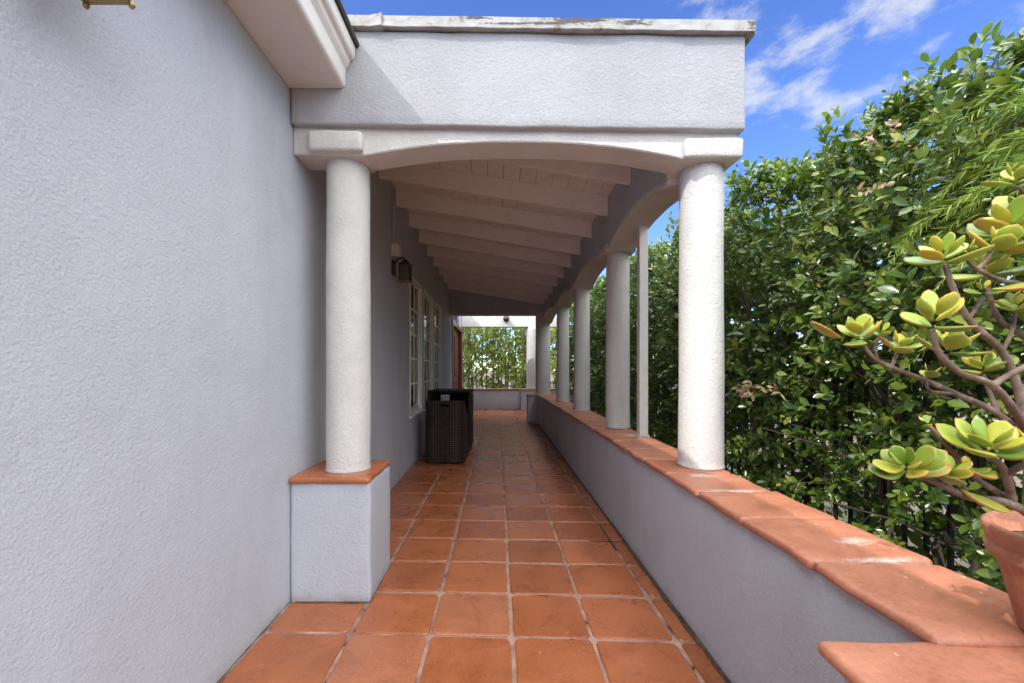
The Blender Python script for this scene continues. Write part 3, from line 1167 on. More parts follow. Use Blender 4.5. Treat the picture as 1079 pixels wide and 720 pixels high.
def lantern(y, zb, label, box=False):
    """square cage lantern on an arm from the wall; zb = underside of the cage"""
    x = WX
    root = thing('wall_lantern', label, 'wall lamp', (x, y, zb), 'bronze lanterns on the house wall')
    cx = x + 0.125
    hw = 0.048
    mb = MB()
    mb.box(x + 0.001, x + 0.020, y - 0.052, y + 0.052, zb + 0.055, zb + 0.20)
    mb.build('back_plate', M['bronze'], root, bevel=0.006)
    mb = MB()
    mb.tube([(x + 0.02, y, zb + 0.17), (x + 0.055, y, zb + 0.215), (x + 0.10, y, zb + 0.228), (cx, y, zb + 0.205)], 0.009)
    mb.build('arm', M['bronze'], root, smooth=True)
    mb = MB()
    z = zb + 0.155
    mb.hexa([(cx - hw * 1.25, y - hw * 1.25, z), (cx + hw * 1.25, y - hw * 1.25, z), (cx + hw * 1.25, y + hw * 1.25, z), (cx - hw * 1.25, y + hw * 1.25, z),
             (cx - 0.014, y - 0.014, z + 0.05), (cx + 0.014, y - 0.014, z + 0.05), (cx + 0.014, y + 0.014, z + 0.05), (cx - 0.014, y + 0.014, z + 0.05)])
    mb.build('lamp_cap', M['bronze'], root, bevel=0.003)
    cg = MB()
    for sx in (-1, 1):
        for sy in (-1, 1):
            cg.box(cx + sx * hw - 0.005, cx + sx * hw + 0.005, y + sy * hw - 0.005, y + sy * hw + 0.005, zb + 0.0, z)
            cg.lathe(cx + sx * (hw + 0.005), y + sy * (hw + 0.005), [(0.004, zb - 0.014), (0.007, zb - 0.008), (0.005, zb)], 10)
    for zz in (zb + 0.004, zb + 0.075, zb + 0.148):
        for s in (-1, 1):
            cg.box(cx - hw + 0.0052, cx + hw - 0.0052, y + s * hw - 0.004, y + s * hw + 0.004, zz, zz + 0.007)
            cg.box(cx + s * hw - 0.004, cx + s * hw + 0.004, y - hw + 0.0052, y + hw - 0.0052, zz, zz + 0.007)
    for s in (-0.33, 0.33):
        for q in (-1, 1):
            cg.box(cx + s * hw - 0.002, cx + s * hw + 0.002, y + q * hw - 0.0025, y + q * hw + 0.0025, zb + 0.0112, z - 0.0075)
            cg.box(cx + q * hw - 0.0025, cx + q * hw + 0.0025, y + s * hw - 0.002, y + s * hw + 0.002, zb + 0.0112, z - 0.0075)
    cg.build('cage', M['bronze'] if box else M['brass'], root)
    bp = MB()
    bp.box(cx - hw - 0.008, cx + hw + 0.008, y - hw - 0.008, y + hw + 0.008, zb - 0.004, zb - 0.0005)
    bp.build('base_plate', M['brass'], root)
    gl = MB()
    gl.box(cx - hw + 0.007, cx + hw - 0.007, y - hw + 0.007, y + hw - 0.007, zb + 0.002, z - 0.002)
    gl.build('glass', M['frosted'], root)
    if box:
        jb = MB()
        jb.box(x + 0.001, x + 0.075, y - 0.058, y + 0.058, zb + 0.232, zb + 0.355)
        jb.build('junction_box', M['white_paint'], root, bevel=0.008)
        cd = MB()
        cd.tube([(x + 0.014, y - 0.03, zb + 0.355), (x + 0.014, y - 0.03, 2.83)], 0.010, 10)
        cd.build('conduit', M['stucco_fine'], root, smooth=True)
    return root


def mat_frosted():
    m, nt, b, out = new_mat('amber seeded glass')
    b.inputs['Base Color'].default_value = (0.20, 0.19, 0.13, 1)
    b.inputs['Roughness'].default_value = 0.15
    b.inputs['Transmission Weight'].default_value = 0.4
    n = noise_n(nt, coord(nt), 60, 3)
    bump(nt, n.outputs[0], b, 0.4, 0.003)
    return m


M['frosted'] = mat_frosted()
lantern(4.13, 2.02, 'small bronze cage lantern below a white box on the porch wall before the first window', True)
lantern(0.93, 2.006, 'brass bottomed lantern cut off by the top edge on the near left wall')

# small dark ceiling light in the entry bay
cl = thing('beam_light', 'small dark round light mounted on the white beam over the far end wall', 'outdoor light', (0.24, 11.95, 2.60))
m_ = MB()
m_.lathe(0.24, 0, [(0.085, 0), (0.09, 0.02), (0.08, 0.03)], 24)
m_.v = [(x, 11.958 - z, 2.60 + y) for x, y, z in m_.v]
m_.build('back_plate', M['bronze'], cl, smooth=True)
m_ = MB()
m_.lathe(0.24, 0, [(0.07, 0.03), (0.075, 0.10), (0.06, 0.14), (0.02, 0.155)], 24)
m_.v = [(x, 11.958 - z, 2.585 + y) for x, y, z in m_.v]
m_.build('shade', M['bronze'], cl, smooth=True)

# ================================================================== WICKER CHAIRS


def grid_panel(P, nu, nv, hole=None):
    """P(u,v) -> point; hole = (u0,u1,v0,v1) left open"""
    vs, fs = [], []
    us = sorted(set([i / nu for i in range(nu + 1)] + ([hole[0], hole[1]] if hole else [])))
    vv = sorted(set([i / nv for i in range(nv + 1)] + ([hole[2], hole[3]] if hole else [])))
    for v in vv:
        for u in us:
            vs.append(P(u, v))
    w = len(us)
    for j in range(len(vv) - 1):
        for i in range(w - 1):
            if hole:
                uc, vc = (us[i] + us[i + 1]) / 2, (vv[j] + vv[j + 1]) / 2
                if hole[0] < uc < hole[1] and hole[2] < vc < hole[3]:
                    continue
            fs.append((j * w + i, j * w + i + 1, (j + 1) * w + i + 1, (j + 1) * w + i))
    return vs, fs


def panel(name, vs, fs, th, parent):
    o = MB().add(vs, fs).build(name, M['wicker'], parent)
    md = o.modifiers.new('thick', 'SOLIDIFY')
    md.thickness = th
    md.offset = 0
    md2 = o.modifiers.new('edge', 'BEVEL')
    md2.width = 0.006
    md2.segments = 2
    md2.limit_method = 'ANGLE'
    return o


def chair_back_first():
    root = thing('wicker_chair', 'front dark brown wicker chair, its curved back with a hand slot facing the camera', 'chair', (-0.64, 5.4, 0), 'dark wicker chairs by the windows')
    xl, xr, yb, zt = -0.885, -0.405, 5.19, 0.775

    def P(u, v):
        return (xl + (xr - xl) * u + 0.006 * (0.5 - v) * (1 if u > .5 else -1), yb - 0.035 * (1 - (2 * u - 1) ** 2), 0.02 + (zt - 0.02) * v)
    vs, fs = grid_panel(P, 14, 10, (0.36, 0.62, 0.895, 0.945))
    panel('backrest', vs, fs, 0.035, root)
    for x in (xl + 0.012, xr - 0.012):
        poly = [(yb + 0.018, 0.02), (yb + 0.52, 0.02), (yb + 0.52, 0.56), (yb + 0.30, 0.60), (yb + 0.018, 0.72)]
        m = MB().prism(poly, 'x', x - 0.016, x + 0.016)
        m.build('side_panel', M['wicker'], root, bevel=0.006)
    s = MB().box(xl + 0.03, xr - 0.03, yb + 0.02, yb + 0.51, 0.36, 0.42)
    s.build('seat', M['wicker'], root, bevel=0.01)
    f = MB().box(xl + 0.03, xr - 0.03, yb + 0.47, yb + 0.50, 0.02, 0.36)
    f.build('front_panel', M['wicker'], root, bevel=0.004)
    for sx in (xl + 0.03, xr - 0.03):
        for yy in (yb + 0.02, yb + 0.49):
            MB().lathe(sx, yy, [(0.014, 0.0), (0.016, 0.02)], 12).build('foot', M['black_metal'], root)


def chair_back_second():
    root = thing('wicker_chair', 'taller open fronted dark wicker chair behind the curved one, light showing through its slot', 'chair', (-0.67, 6.3, 0), 'dark wicker chairs by the windows')
    xl, xr, y0, y1, zt = -0.985, -0.385, 5.98, 6.66, 0.855

    def P(u, v):
        return (xl + 0.02 + (xr - xl - 0.04) * u, y1 + 0.02 * (1 - (2 * u - 1) ** 2), 0.02 + (zt - 0.045) * v)
    vs, fs = grid_panel(P, 10, 10, (0.12, 0.36, 0.80, 0.915))
    panel('backrest', vs, fs, 0.03, root)
    for x in (xl + 0.018, xr - 0.018):
        m = MB().prism([(y0, 0.13), (y0 + 0.06, 0.13), (y0 + 0.07, 0.02), (y1 - 0.02, 0.02), (y1 - 0.02, zt - 0.03), (y0, zt - 0.03)], 'x', x - 0.018, x + 0.018)
        m.build('side_panel', M['wicker'], root, bevel=0.006)
        MB().box(x - 0.017, x + 0.017, y0 + 0.002, y0 + 0.055, 0.0, 0.1295).build('leg', M['wicker'], root)
    MB().box(xl, xr, y0 - 0.012, y1 + 0.03, zt - 0.0295, zt).build('top_rim', M['wicker'], root, bevel=0.008)
    MB().box(xl + 0.037, xr - 0.037, y0 + 0.06, y1 - 0.02, 0.36, 0.42).build('seat', M['wicker'], root, bevel=0.008)


chair_back_first()
chair_back_second()

# ================================================================== POTTED JADE PLANT


def jade_leaf(mb, rims, base, axis, nrm, length, width, thick):
    a = axis.normalized()
    n = (nrm - a * nrm.dot(a)).normalized()
    b = a.cross(n)
    rings = 8
    seg = 10
    vs, rim, fs = [], [], []
    for i in range(rings + 1):
        t = i / rings
        w = width * 0.5 * (math.sin(PI * min(1, (t * 0.93 + 0.05)) ** 1.45) ** 0.75 if t < 1 else 0.02)
        w = max(w, 0.0015)
        th = thick * 0.5 * max(0.12, math.sin(PI * (0.12 + 0.83 * t)))
        cup = -0.07 * length * (4 * t * (1 - t)) + 0.05 * length * t
        for j in range(seg):
            q = 2 * PI * j / seg
            c, s = math.cos(q), math.sin(q)
            vs.append(base + a * (length * t) + b * (w * c) + n * (th * s + cup + 0.13 * w * c * c))
            edge = abs(c) ** 6 * (0.4 + 0.6 * t)
            rim.append(max(edge, max(0.0, (t - 0.86) / 0.14)))
    for i in range(rings):
        for j in range(seg):
            k = (j + 1) % seg
            fs.append((i * seg + j, i * seg + k, (i + 1) * seg + k, (i + 1) * seg + j))
    fs.append(tuple(range(seg - 1, -1, -1)))
    fs.append(tuple(rings * seg + j for j in range(seg)))
    mb.add(vs, fs)
    rims += rim


def rosette(parent, p, up, size, pairs, seed):
    r = random.Random(seed)
    up = up.normalized()
    x = up.cross(Vector((r.uniform(-1, 1), r.uniform(-1, 1), 0.3))).normalized()
    y = up.cross(x)
    mb, rims = MB(), []
    for k in range(pairs):
        ang = k * PI / 2 + r.uniform(-0.2, 0.2)
        f = k / max(1, pairs - 1)
        open_ = 1.25 - 0.72 * f + r.uniform(-0.15, 0.15)     # outer pairs spread wide, inner stand up
        ln = size * (0.50 - 0.20 * f) * r.uniform(0.75, 1.15)
        for s in (0, PI):
            a2 = ang + s + r.uniform(-0.15, 0.15)
            rad = x * math.cos(a2) + y * math.sin(a2)
            o2 = open_ + r.uniform(-0.12, 0.12)
            axis = rad * math.sin(o2) + up * math.cos(o2)
            nrm = up * math.sin(o2) - rad * math.cos(o2)
            jade_leaf(mb, rims, p + up * (0.004 + size * 0.15 * f) + rad * 0.003, axis, nrm, ln, ln * r.uniform(0.62, 0.78), ln * 0.17)
    me = mb.mesh('leaf_rosette')
    at = me.attributes.new('rim', 'FLOAT', 'POINT')
    at.data.foreach_set('value', rims)
    return link('leaf_rosette', me, M['jade'], parent, smooth=True)


def jade():
    pc = Vector((1.10, 0.775, CAPZ + 0.003))
    root = thing('potted_jade_plant', 'jade plant with yellow green fleshy leaves in a clay pot on the coping', 'potted plant', pc)
    x, y, z = pc
    prof = [(0.090, z), (0.094, z + 0.004), (0.120, z + 0.128), (0.124, z + 0.134), (0.133, z + 0.138), (0.136, z + 0.146), (0.138, z + 0.158), (0.133, z + 0.163), (0.135, z + 0.168),
            (0.141, z + 0.192), (0.141, z + 0.200), (0.136, z + 0.204), (0.128, z + 0.201), (0.122, z + 0.165), (0.08, z + 0.155)]
    MB().lathe(x, y, prof, 48, 0.0012, 3).build('pot', M['pot'], root, smooth=True)
    so = []
    MB().lathe(x, y, [(0.1235, z + 0.165), (0.10, z + 0.170), (0.05, z + 0.174), (0.01, z + 0.176)], 24, 0.004, 5).build('soil', M['soil'], root, smooth=True)
    T0 = Vector((x, y, z + 0.17))
    hub = pt(1092, 530, 0.76)
    tr = MB()

    def branch(pts, r0, r1, parts=True):
        P = []
        pts = [Vector(p) for p in pts]
        n = len(pts)
        for i in range(n - 1):
            p0, p1, p2, p3 = pts[max(i - 1, 0)], pts[i], pts[i + 1], pts[min(i + 2, n - 1)]
            L_ = (p2 - p1).length
            m = max(3, int(L_ / 0.0035))
            for k in range(m):
                t = k / m
                P.append(0.5 * ((2 * p1) + (p2 - p0) * t + (2 * p0 - 5 * p1 + 4 * p2 - p3) * t * t + (3 * p1 - p0 - 3 * p2 + p3) * t ** 3))
        P.append(pts[-1])
        R = []
        for i in range(len(P)):
            t = i / (len(P) - 1)
            R.append((r0 + (r1 - r0) * t) * (1 + 0.09 * (1 if i % 3 == 0 else -0.5) * (0.5 + noise.noise(P[i] * 90)) + 0.10 * noise.noise(P[i] * 60)))
        MB().tube(P, R, 10).build('branch', M['jade_bark'], root, smooth=True)
        return (P[-1] - P[-4]).normalized()

    trunk_top = pt(1080, 452, 0.77)
    MB().tube([T0 - Vector((0, 0, 0.03)), T0.lerp(hub, 0.5) + Vector((0.004, 0.006, 0)), hub, pt(1090, 490, .765), trunk_top],
              [0.024, 0.021, 0.017, 0.013, 0.010], 14).build('trunk', M['jade_bark'], root, smooth=True)
    low = pt(1066, 520, 0.74)
    up = Vector((0, 0, 1))
    specs = [
        # branch points (u, v, Y), radii, rosette (size px at that depth, number of leaf pairs, lean)
        ([(1080, 452, .77), (1072, 408, .77), (1056, 371, .765), (1021, 337, .755), (1004, 303, .75), (996, 279, .748)], .0085, .0050, 72, 3),
        ([(1086, 470, .77), (1053, 437, .79), (1007, 415, .81), (975, 401, .83), (925, 380, .85), (908, 360, .855)], .0075, .0042, 62, 3),
        ([(940, 386, .845), (945, 372, .85)], .0040, .0038, 48, 3),
        ([(1080, 452, .77), (1067, 430, .74), (1044, 405, .715), (1012, 393, .70), (990, 373, .695), (982, 347, .692)], .0080, .0048, 84, 2),
        ([(1012, 393, .70), (1000, 385, .73), (996, 374, .74)], .0045, .0040, 66, 3),
        ([(1046, 406, .715), (1062, 396, .72), (1085, 384, .72)], .0060, .0055, 0, 0),
        ([(1095, 430, .78), (1100, 380, .80), (1072, 350, .82), (1053, 337, .83), (1042, 308, .835), (1044, 292, .835)], .0070, .0045, 62, 3),
        ([(1110, 400, .78), (1110, 320, .76), (1079, 301, .75), (1053, 295, .745), (1030, 284, .742)], .0070, .0042, 0, 0),
        ([(1030, 284, .742), (1046, 268, .742)], .0042, .0040, 62, 3),
        ([(1110, 320, .76), (1104, 280, .77), (1088, 262, .78), (1068, 252, .78)], .0060, .0045, 82, 3),
        ([(1104, 280, .77), (1100, 245, .79), (1078, 232, .80)], .0055, .0045, 66, 3),
        ([(1007, 415, .81), (980, 412, .80), (976, 400, .80)], .0036, .0032, 36, 2),
        ([(1053, 437, .79), (1042, 412, .80), (1036, 394, .80)], .0045, .0040, 54, 3),
        ([(1090, 545, .76), (1053, 520, .73), (1026, 502, .72), (998, 470, .715), (979, 449, .712)], .0065, .0042, 22, 2),
        ([(1090, 545, .76), (1058, 529, .71), (1020, 524, .69), (985, 508, .675), (957, 498, .67)], .0085, .0050, 68, 4),
        ([(1005, 518, .684), (996, 508, .675)], .0045, .0042, 56, 3),
        ([(1066, 526, .72), (1060, 500, .70), (1052, 488, .69), (1040, 480, .685)], .0075, .0055, 86, 4),
        ([(1060, 500, .70), (1075, 492, .68), (1088, 486, .67)], .0060, .0050, 78, 3),
        ([(1100, 380, .80), (1098, 352, .81), (1092, 345, .81)], .0045, .0042, 60, 3),
        ([(1110, 400, .78), (1160, 370, .80), (1200, 330, .82)], .0070, .0045, 80, 3),
        ([(1110, 320, .76), (1150, 270, .78), (1165, 235, .80)], .0060, .0045, 80, 3),
        ([(1100, 500, .77), (1150, 470, .82), (1190, 420, .86)], .0070, .0045, 80, 3),
        ([(1092, 530, .76), (1140, 500, .72), (1180, 470, .68)], .0070, .0045, 84, 3),
        ([(1110, 400, .78), (1130, 350, .74), (1135, 310, .72)], .0060, .0045, 76, 3),
    ]
    specs += [
        ([(1021, 337, .755), (1030, 322, .75), (1036, 312, .748)], .0036, .003, 34, 2),
        ([(1056, 371, .765), (1066, 350, .76), (1070, 330, .757)], .0040, .003, 44, 2),
        ([(1020, 524, .69), (1014, 508, .68), (1018, 500, .676)], .0040, .003, 34, 2),
        ([(925, 380, .85), (922, 366, .845), (926, 356, .842)], .0034, .0028, 30, 2),
        ([(1030, 284, .742), (1020, 276, .735), (1018, 268, .733)], .0034, .0028, 32, 2),
        ([(1088, 262, .78), (1092, 240, .775), (1080, 205, .77), (1068, 196, .77)], .0048, .0034, 46, 2),
    ]
    lean = {0: (-.25, -.1, 1), 1: (-.35, -.25, 1), 2: (.15, -.3, 1), 3: (-.05, -.30, 1), 4: (.2, -.3, 1), 6: (-.3, -.2, 1), 14: (-.75, -.45, 1), 15: (.1, -.3, 1),
            16: (-.25, -.35, 1), 17: (.35, -.3, 1), 13: (-.5, 0, 1), 9: (-.45, -.25, 1), 10: (-.4, -.2, 1), 8: (.3, -.3, .9)}
    for i, (pl, r0, r1, s, n) in enumerate(specs):
        P = [pt(*q) for q in pl]
        branch(P, r0 * 0.88, r1 * 0.85)
        if s:
            rosette(root, P[-1], Vector(lean.get(i, (random.uniform(-.3, .3), -.2, 1))), s * pl[-1][2] / F_PX * 1.04, n + (1 if s > 40 else 0), 100 + i)
    # single leaves along the stems, turning orange before they drop
    for i, (u, v, Y, s, ax) in enumerate(((955, 500, .668, 40, (1, -.2, .25)), (1012, 516, .683, 40, (.8, -.5, -.5)), (1048, 497, .685, 46, (-1, -.3, .05)), (1046, 305, .742, 40, (.9, -.3, .1)),
                                          (1072, 262, .775, 46, (-.8, -.4, -.15)), (886, 356, .857, 40, (-1, -.2, .4)))):
        mb, rims = MB(), []
        ln = s * Y / F_PX
        jade_leaf(mb, rims, pt(u, v, Y), Vector(ax), Vector((0, -.3, 1)), ln, ln * .6, ln * .14)
        me = mb.mesh('leaf')
        at = me.attributes.new('rim', 'FLOAT', 'POINT')
        at.data.foreach_set('value', [min(1, r + 0.45) for r in rims])
        link('leaf', me, M['jade'], root, smooth=True)


jade()

# ================================================================== HEDGE AND FENCE


def ztop(y):
    xs = [-1, 0.8, 1.52, 2.03, 2.6, 3.44, 5.1, 8.4, 14]
    zs = [2.2, 2.22, 2.36, 2.46, 2.50, 2.56, 2.68, 2.80, 2.95]
    return np.interp(y, xs, zs)


def nz(a, b, s):
    """cheap smooth value noise on arrays"""
    return (np.sin(a * 3.1 * s + 1.3 * np.sin(b * 2.3 * s + .7)) + np.sin(b * 3.7 * s + 1.9 * np.sin(a * 1.7 * s + 2.1)) + 0.6 * np.sin((a + b) * 5.3 * s + 0.4)) / 2.6


GRP_HEDGE = 'glossy hedge shrubs beyond the parapet'
FACE = 1.80


def shrub(y0, y1, label, dens, lsize, seed, shoots=10, dry=0):
    rng = np.random.default_rng(seed)
    yc = (y0 + y1) / 2
    root = thing('hedge_shrub', label, 'shrub', (FACE + 0.35, yc, -0.17), GRP_HEDGE)
    H = float(ztop(yc))
    area = (y1 - y0) * (H + 0.2)
    n = int(area * dens * 1.15)
    # twigs on the face, thinner towards the ground
    y = rng.uniform(y0 - 0.12, y1 + 0.12, n)
    zt = ztop(y) + 0.10 * nz(y, y * 0 + 3, 1.6) - 0.04
    z = -0.12 + (zt + 0.12) * rng.beta(1.30, 1.0, n)
    tb = rng.random(n) < 0.16
    z = np.where(tb, zt - rng.exponential(0.10, n), z)
    dpt = rng.exponential(0.17, n)
    dpt = np.where(tb, rng.uniform(0, 0.5, n), dpt)
    hump = 0.13 * nz(y, z, 1.0) + 0.06 * nz(y + 9, z, 2.6)
    xf = FACE + hump + np.where(z > zt - 0.5, (z - zt + 0.5) ** 2 * 0.7, 0) + np.where(z < 0.8, (0.8 - z) * 0.10, 0)
    x = np.minimum(xf + dpt, FACE + 1.05)
    keep = np.ones(n, bool)
    gap = nz(y * 1.3 + 4, z * 1.3, 1.9)
    keep &= ~((gap > 0.36) & (rng.random(n) < 0.9))
    keep &= ~((z < 0.75) & (rng.random(n) < 0.45))
    x, y, z, dpt, zt = x[keep], y[keep], z[keep], dpt[keep], zt[keep]
    n = len(x)
    base = np.stack([x, y, z], 1)
    d = np.stack([-0.75 + rng.normal(0, .35, n), rng.normal(-.12, .45, n), rng.normal(.35, .4, n)], 1)
    topm = z > zt - 0.35
    d[topm, 2] += 0.9
    ln = rng.uniform(0.10, 0.20, n)
    A = twig_leaves(base, d, ln, 8, np.full(n, lsize), rng)
    # filling deeper inside
    m = int(n * 3.4)
    yb = rng.uniform(y0, y1, m)
    zb = -0.12 + (ztop(yb) + 0.06) * rng.beta(1.25, 0.95, m)
    xb = FACE + rng.uniform(0.34, 1.25, m)
    Pb = np.stack([xb, yb, zb], 1)
    P = np.concatenate([A[0], Pb])
    Ax = np.concatenate([A[1], rng.normal(size=(m, 3))])
    Nn = np.concatenate([A[2], rng.normal(size=(m, 3)) + np.array([[0, 0, .8]])])
    S = np.concatenate([A[3], np.full(m, lsize * 1.75)])
    # young upright shoots along the skyline and a few on the face
    k = shoots
    ys = rng.uniform(y0, y1, k)
    zs = ztop(ys) + 0.10 * nz(ys, ys * 0 + 3, 1.6) - 0.16
    xs = FACE + rng.uniform(0.02, 0.40, k)
    b2 = np.stack([xs, ys, zs], 1)
    d2 = np.stack([rng.normal(-.15, .18, k), rng.normal(-.1, .2, k), np.ones(k)], 1)
    l2 = rng.uniform(0.14, 0.28, k)
    T = twig_leaves(b2, d2, l2, 11, np.full(k, lsize * 0.95), rng, 0.6)
    kf = max(4, int(n * 0.035))
    sel = rng.choice(n, kf)
    T2 = twig_leaves(base[sel] + np.array([[-.03, 0, 0]]), d[sel], ln[sel] * 1.2, 7, np.full(kf, lsize * .9), rng)
    parts = [np.concatenate([T[i], T2[i]]) for i in range(4)]
    old = len(P)
    me = leaves_mesh('foliage', *[np.concatenate([q, r]) for q, r in zip((P, Ax, Nn, S), parts)])
    mi = np.zeros(len(me.polygons), dtype=np.int32)
    mi[old * 8:] = 1
    me.polygons.foreach_set('material_index', mi)
    link('foliage', me, [M['hedge_leaf'], M['young_leaf']], root)
    # stems and twigs
    st = MB()
    rr = random.Random(seed)
    for i in range(max(3, int((y1 - y0) * 4))):
        yy = rr.uniform(y0, y1)
        xx = FACE + rr.uniform(0.18, 0.5)
        pts = [Vector((xx, yy, -0.17))]
        h = H * rr.uniform(0.6, 0.9)
        for k2 in range(1, 7):
            pts.append(Vector((xx + rr.uniform(-.07, .07) - 0.02 * k2, yy + rr.uniform(-.08, .08), h * k2 / 6)))
        r0 = rr.uniform(0.012, 0.026)
        st.tube(pts, [r0 * (1 - 0.11 * q) for q in range(7)], 6)
        for q in range(1, 6):
            for _ in range(2):
                p = pts[q]
                e = p + Vector((rr.uniform(-.5, .1), rr.uniform(-.4, .4), rr.uniform(.05, .4)))
                st.tube([p, p.lerp(e, .5) + Vector((0, 0, .03)), e], [.006, .004, .002], 4, cap=False)
    for i in range(0, n, 3):
        p, dd = base[i], d[i] / np.linalg.norm(d[i])
        st.tube([p - dd * 0.10, p + dd * ln[i]], [0.0025, 0.0012], 3, cap=False)
    st.build('branches', M['bark'], root)
    if dry:
        spots = dry
        Pd, Ad, Nd, Sd = [], [], [], []
        for (cx, cy, cz, cnt, sz) in spots:
            c = np.array([cx, cy, cz])
            Pd.append(c + rng.normal(scale=(0.02, .045, .022), size=(cnt, 3)))
            Ad.append(rng.normal(size=(cnt, 3)) + np.array([[-.2, .3, -.5]]))
            Nd.append(rng.normal(size=(cnt, 3)) + np.array([[-.5, -.4, .2]]))
            Sd.append(sz * rng.uniform(.6, 1.2, cnt))
        link('dried_leaves', leaves_mesh('dried', np.concatenate(Pd), np.concatenate(Ad), np.concatenate(Nd), np.concatenate(Sd), 'curl'), M['dry_leaf'], root)
    return root


shrub(0.55, 1.45, 'hedge shrub at the right edge of the photo, behind the jade plant and its pot', 300, 0.058, 1, 8)
shrub(1.45, 2.10, 'hedge shrub with feathery fronds hanging over it and a tan dried bunch near its top', 430, 0.058, 2, 14, [(1.64, 1.80, 2.16, 16, .036), (1.63, 1.86, 1.95, 14, .034), (1.62, 1.70, 2.05, 5, .03)])
shrub(2.10, 2.90, 'hedge shrub between the nearest right column and the jade plant, tall shoots on top', 430, 0.058, 3, 22, [(1.54, 2.62, 1.02, 46, .045), (1.54, 2.38, 1.04, 12, .038)])
shrub(2.90, 4.20, 'hedge shrub directly behind the nearest right column', 360, 0.060, 4, 30, [(1.7, 3.3, 2.0, 8, .05)])
shrub(4.20, 6.00, 'shaded hedge shrub behind the slim square post', 250, 0.066, 5, 34)
shrub(6.00, 8.60, 'shaded hedge shrub seen between the second and third columns', 170, 0.076, 6, 40)
shrub(8.60, 12.0, 'farthest shrub of the side hedge, seen past the fourth column', 120, 0.090, 7, 30)


def fern():
    rng = np.random.default_rng(77)
    root = thing('feathery_fern', 'bright yellow green feathery fern with thin arching fronds over the hedge top', 'fern', (1.85, 1.25, 1.7))
    st = MB()
    P, A, Nn, S = [], [], [], []
    for i in range(80):
        b = np.array([1.74 + rng.uniform(-.05, .22), 1.20 + rng.uniform(-.28, .30), 1.66 + rng.uniform(-.30, .46)])
        L_ = rng.uniform(.22, .48)
        out = np.array([-0.62 + rng.normal(0, .18), rng.normal(.55, .5), .75 + rng.normal(0, .28)])
        out /= np.linalg.norm(out)
        pts = []
        m = 30
        for k in range(m + 1):
            t = k / m
            p = b + out * (L_ * t) + np.array([0, 0, -0.85 * L_ * t * t])
            pts.append(p)
            if t > .12:
                dr = out + np.array([0, 0, -1.7 * t])
                dr /= np.linalg.norm(dr)
                sd = np.cross(dr, rng.normal(size=3))
                sd /= np.linalg.norm(sd)
                for s in (-1, 1):
                    P.append(p)
                    A.append(dr * .75 + s * sd * .55)
                    Nn.append(rng.normal(size=3) + np.array([-.3, -.3, .8]))
                    S.append(.055 * (1.1 - .6 * t) * rng.uniform(.7, 1.25))
        st.tube(pts[::5], [.0022, .002, .0017, .0014, .0011, .0009, .0006][:len(pts[::5])], 4, cap=False)
    P, A, Nn, S = map(np.array, (P, A, Nn, S))
    me = leaves_mesh('fronds', P, A, Nn, S, 'lance')
    link('fronds', me, M['fern_leaf'], root)
    st.build('stems', M['young_leaf'], root)


fern()


def picket_fence(y0, y1, label):
    root = thing('iron_fence', label, 'fence', (FACE + 0.42, (y0 + y1) / 2, -0.17), 'black iron fence panels in the hedge')
    x = FACE + 0.42
    mb = MB()
    n = int((y1 - y0) / 0.115)
    for i in range(n):
        y = y0 + 0.06 + i * (y1 - y0 - 0.05) / n
        mb.box(x - .009, x + .009, y - .009, y + .009, -0.1, 1.25)
    mb.build('pickets', M['black_metal'], root)
    for z in (0.0, 1.12):
        MB().box(x - .0125, x + .0125, y0 + .026, y1 - .026, z - .018, z + .018).build('rail', M['black_metal'], root)
    MB().box(x - .025, x + .025, y0 - .025, y0 + .025, -0.17, 1.33).build('fence_post', M['black_metal'], root)


picket_fence(0.6, 3.0, 'near panel of black iron picket fence half buried in the hedge by the first column')
picket_fence(3.0, 5.4, 'middle panel of black iron picket fence in the shaded hedge')
picket_fence(5.4, 12.0, 'far long panel of black iron picket fence in the shaded hedge')


# ------------------------------------------------------------------ planting beyond the end wall
def bamboo(x, y, H, label, seed, dens=1.0):
    rng = np.random.default_rng(seed)
    root = thing('bamboo_clump', label, 'bamboo', (x, y, -0.17), 'tall thin plants beyond the end wall')
    st = MB()
    B, D = [], []
    for i in range(5):
        bx, by = x + rng.uniform(-.28, .28), y + rng.uniform(-.25, .35)
        lean = rng.normal(0, .12, 2)
        pts = [Vector((bx + lean[0] * t, by + lean[1] * t, -0.17 + H * t)) for t in (0, .25, .5, .75, 1)]
        st.tube(pts, [.022, .02, .017, .012, .006], 6)
        for k in range(int(34 * dens)):
            t = rng.uniform(.14, 1.0)
            p = np.array([bx + lean[0] * t, by + lean[1] * t, -0.17 + H * t])
            B.append(p + rng.normal(scale=(.10, .10, .02)))
            D.append(rng.normal(size=3) * np.array([.8, .8, .35]) + np.array([0, -.2, .25]))
    B, D = np.array(B), np.array(D)
    n = len(B)
    T = twig_leaves(B, D, rng.uniform(.25, .5, n), 8, np.full(n, .125), rng, .7)
    link('foliage', leaves_mesh('foliage', *T), M['bamboo_leaf'], root)
    st.build('stems', M['bark'], root)


spots = [(-1.25, 13.9, 3.4, 'leftmost thin leafy plant beyond the end wall, beside the red door'), (-.72, 14.2, 3.6, 'second thin leafy plant from the left beyond the end wall'),
         (-.2, 13.8, 3.5, 'third thin leafy plant from the left beyond the end wall'), (.32, 14.2, 3.7, 'fourth thin leafy plant from the left beyond the end wall'),
         (.85, 13.8, 3.5, 'fifth thin leafy plant from the left, near the farthest column'), (1.4, 14.1, 3.6, 'thin leafy plant seen right of the farthest column'), (2.1, 13.6, 3.6, 'rightmost thin leafy plant closing the gap to the side hedge')]
for i, (x, y, H, lb) in enumerate(spots):
    bamboo(x, y, H, lb, 300 + i)

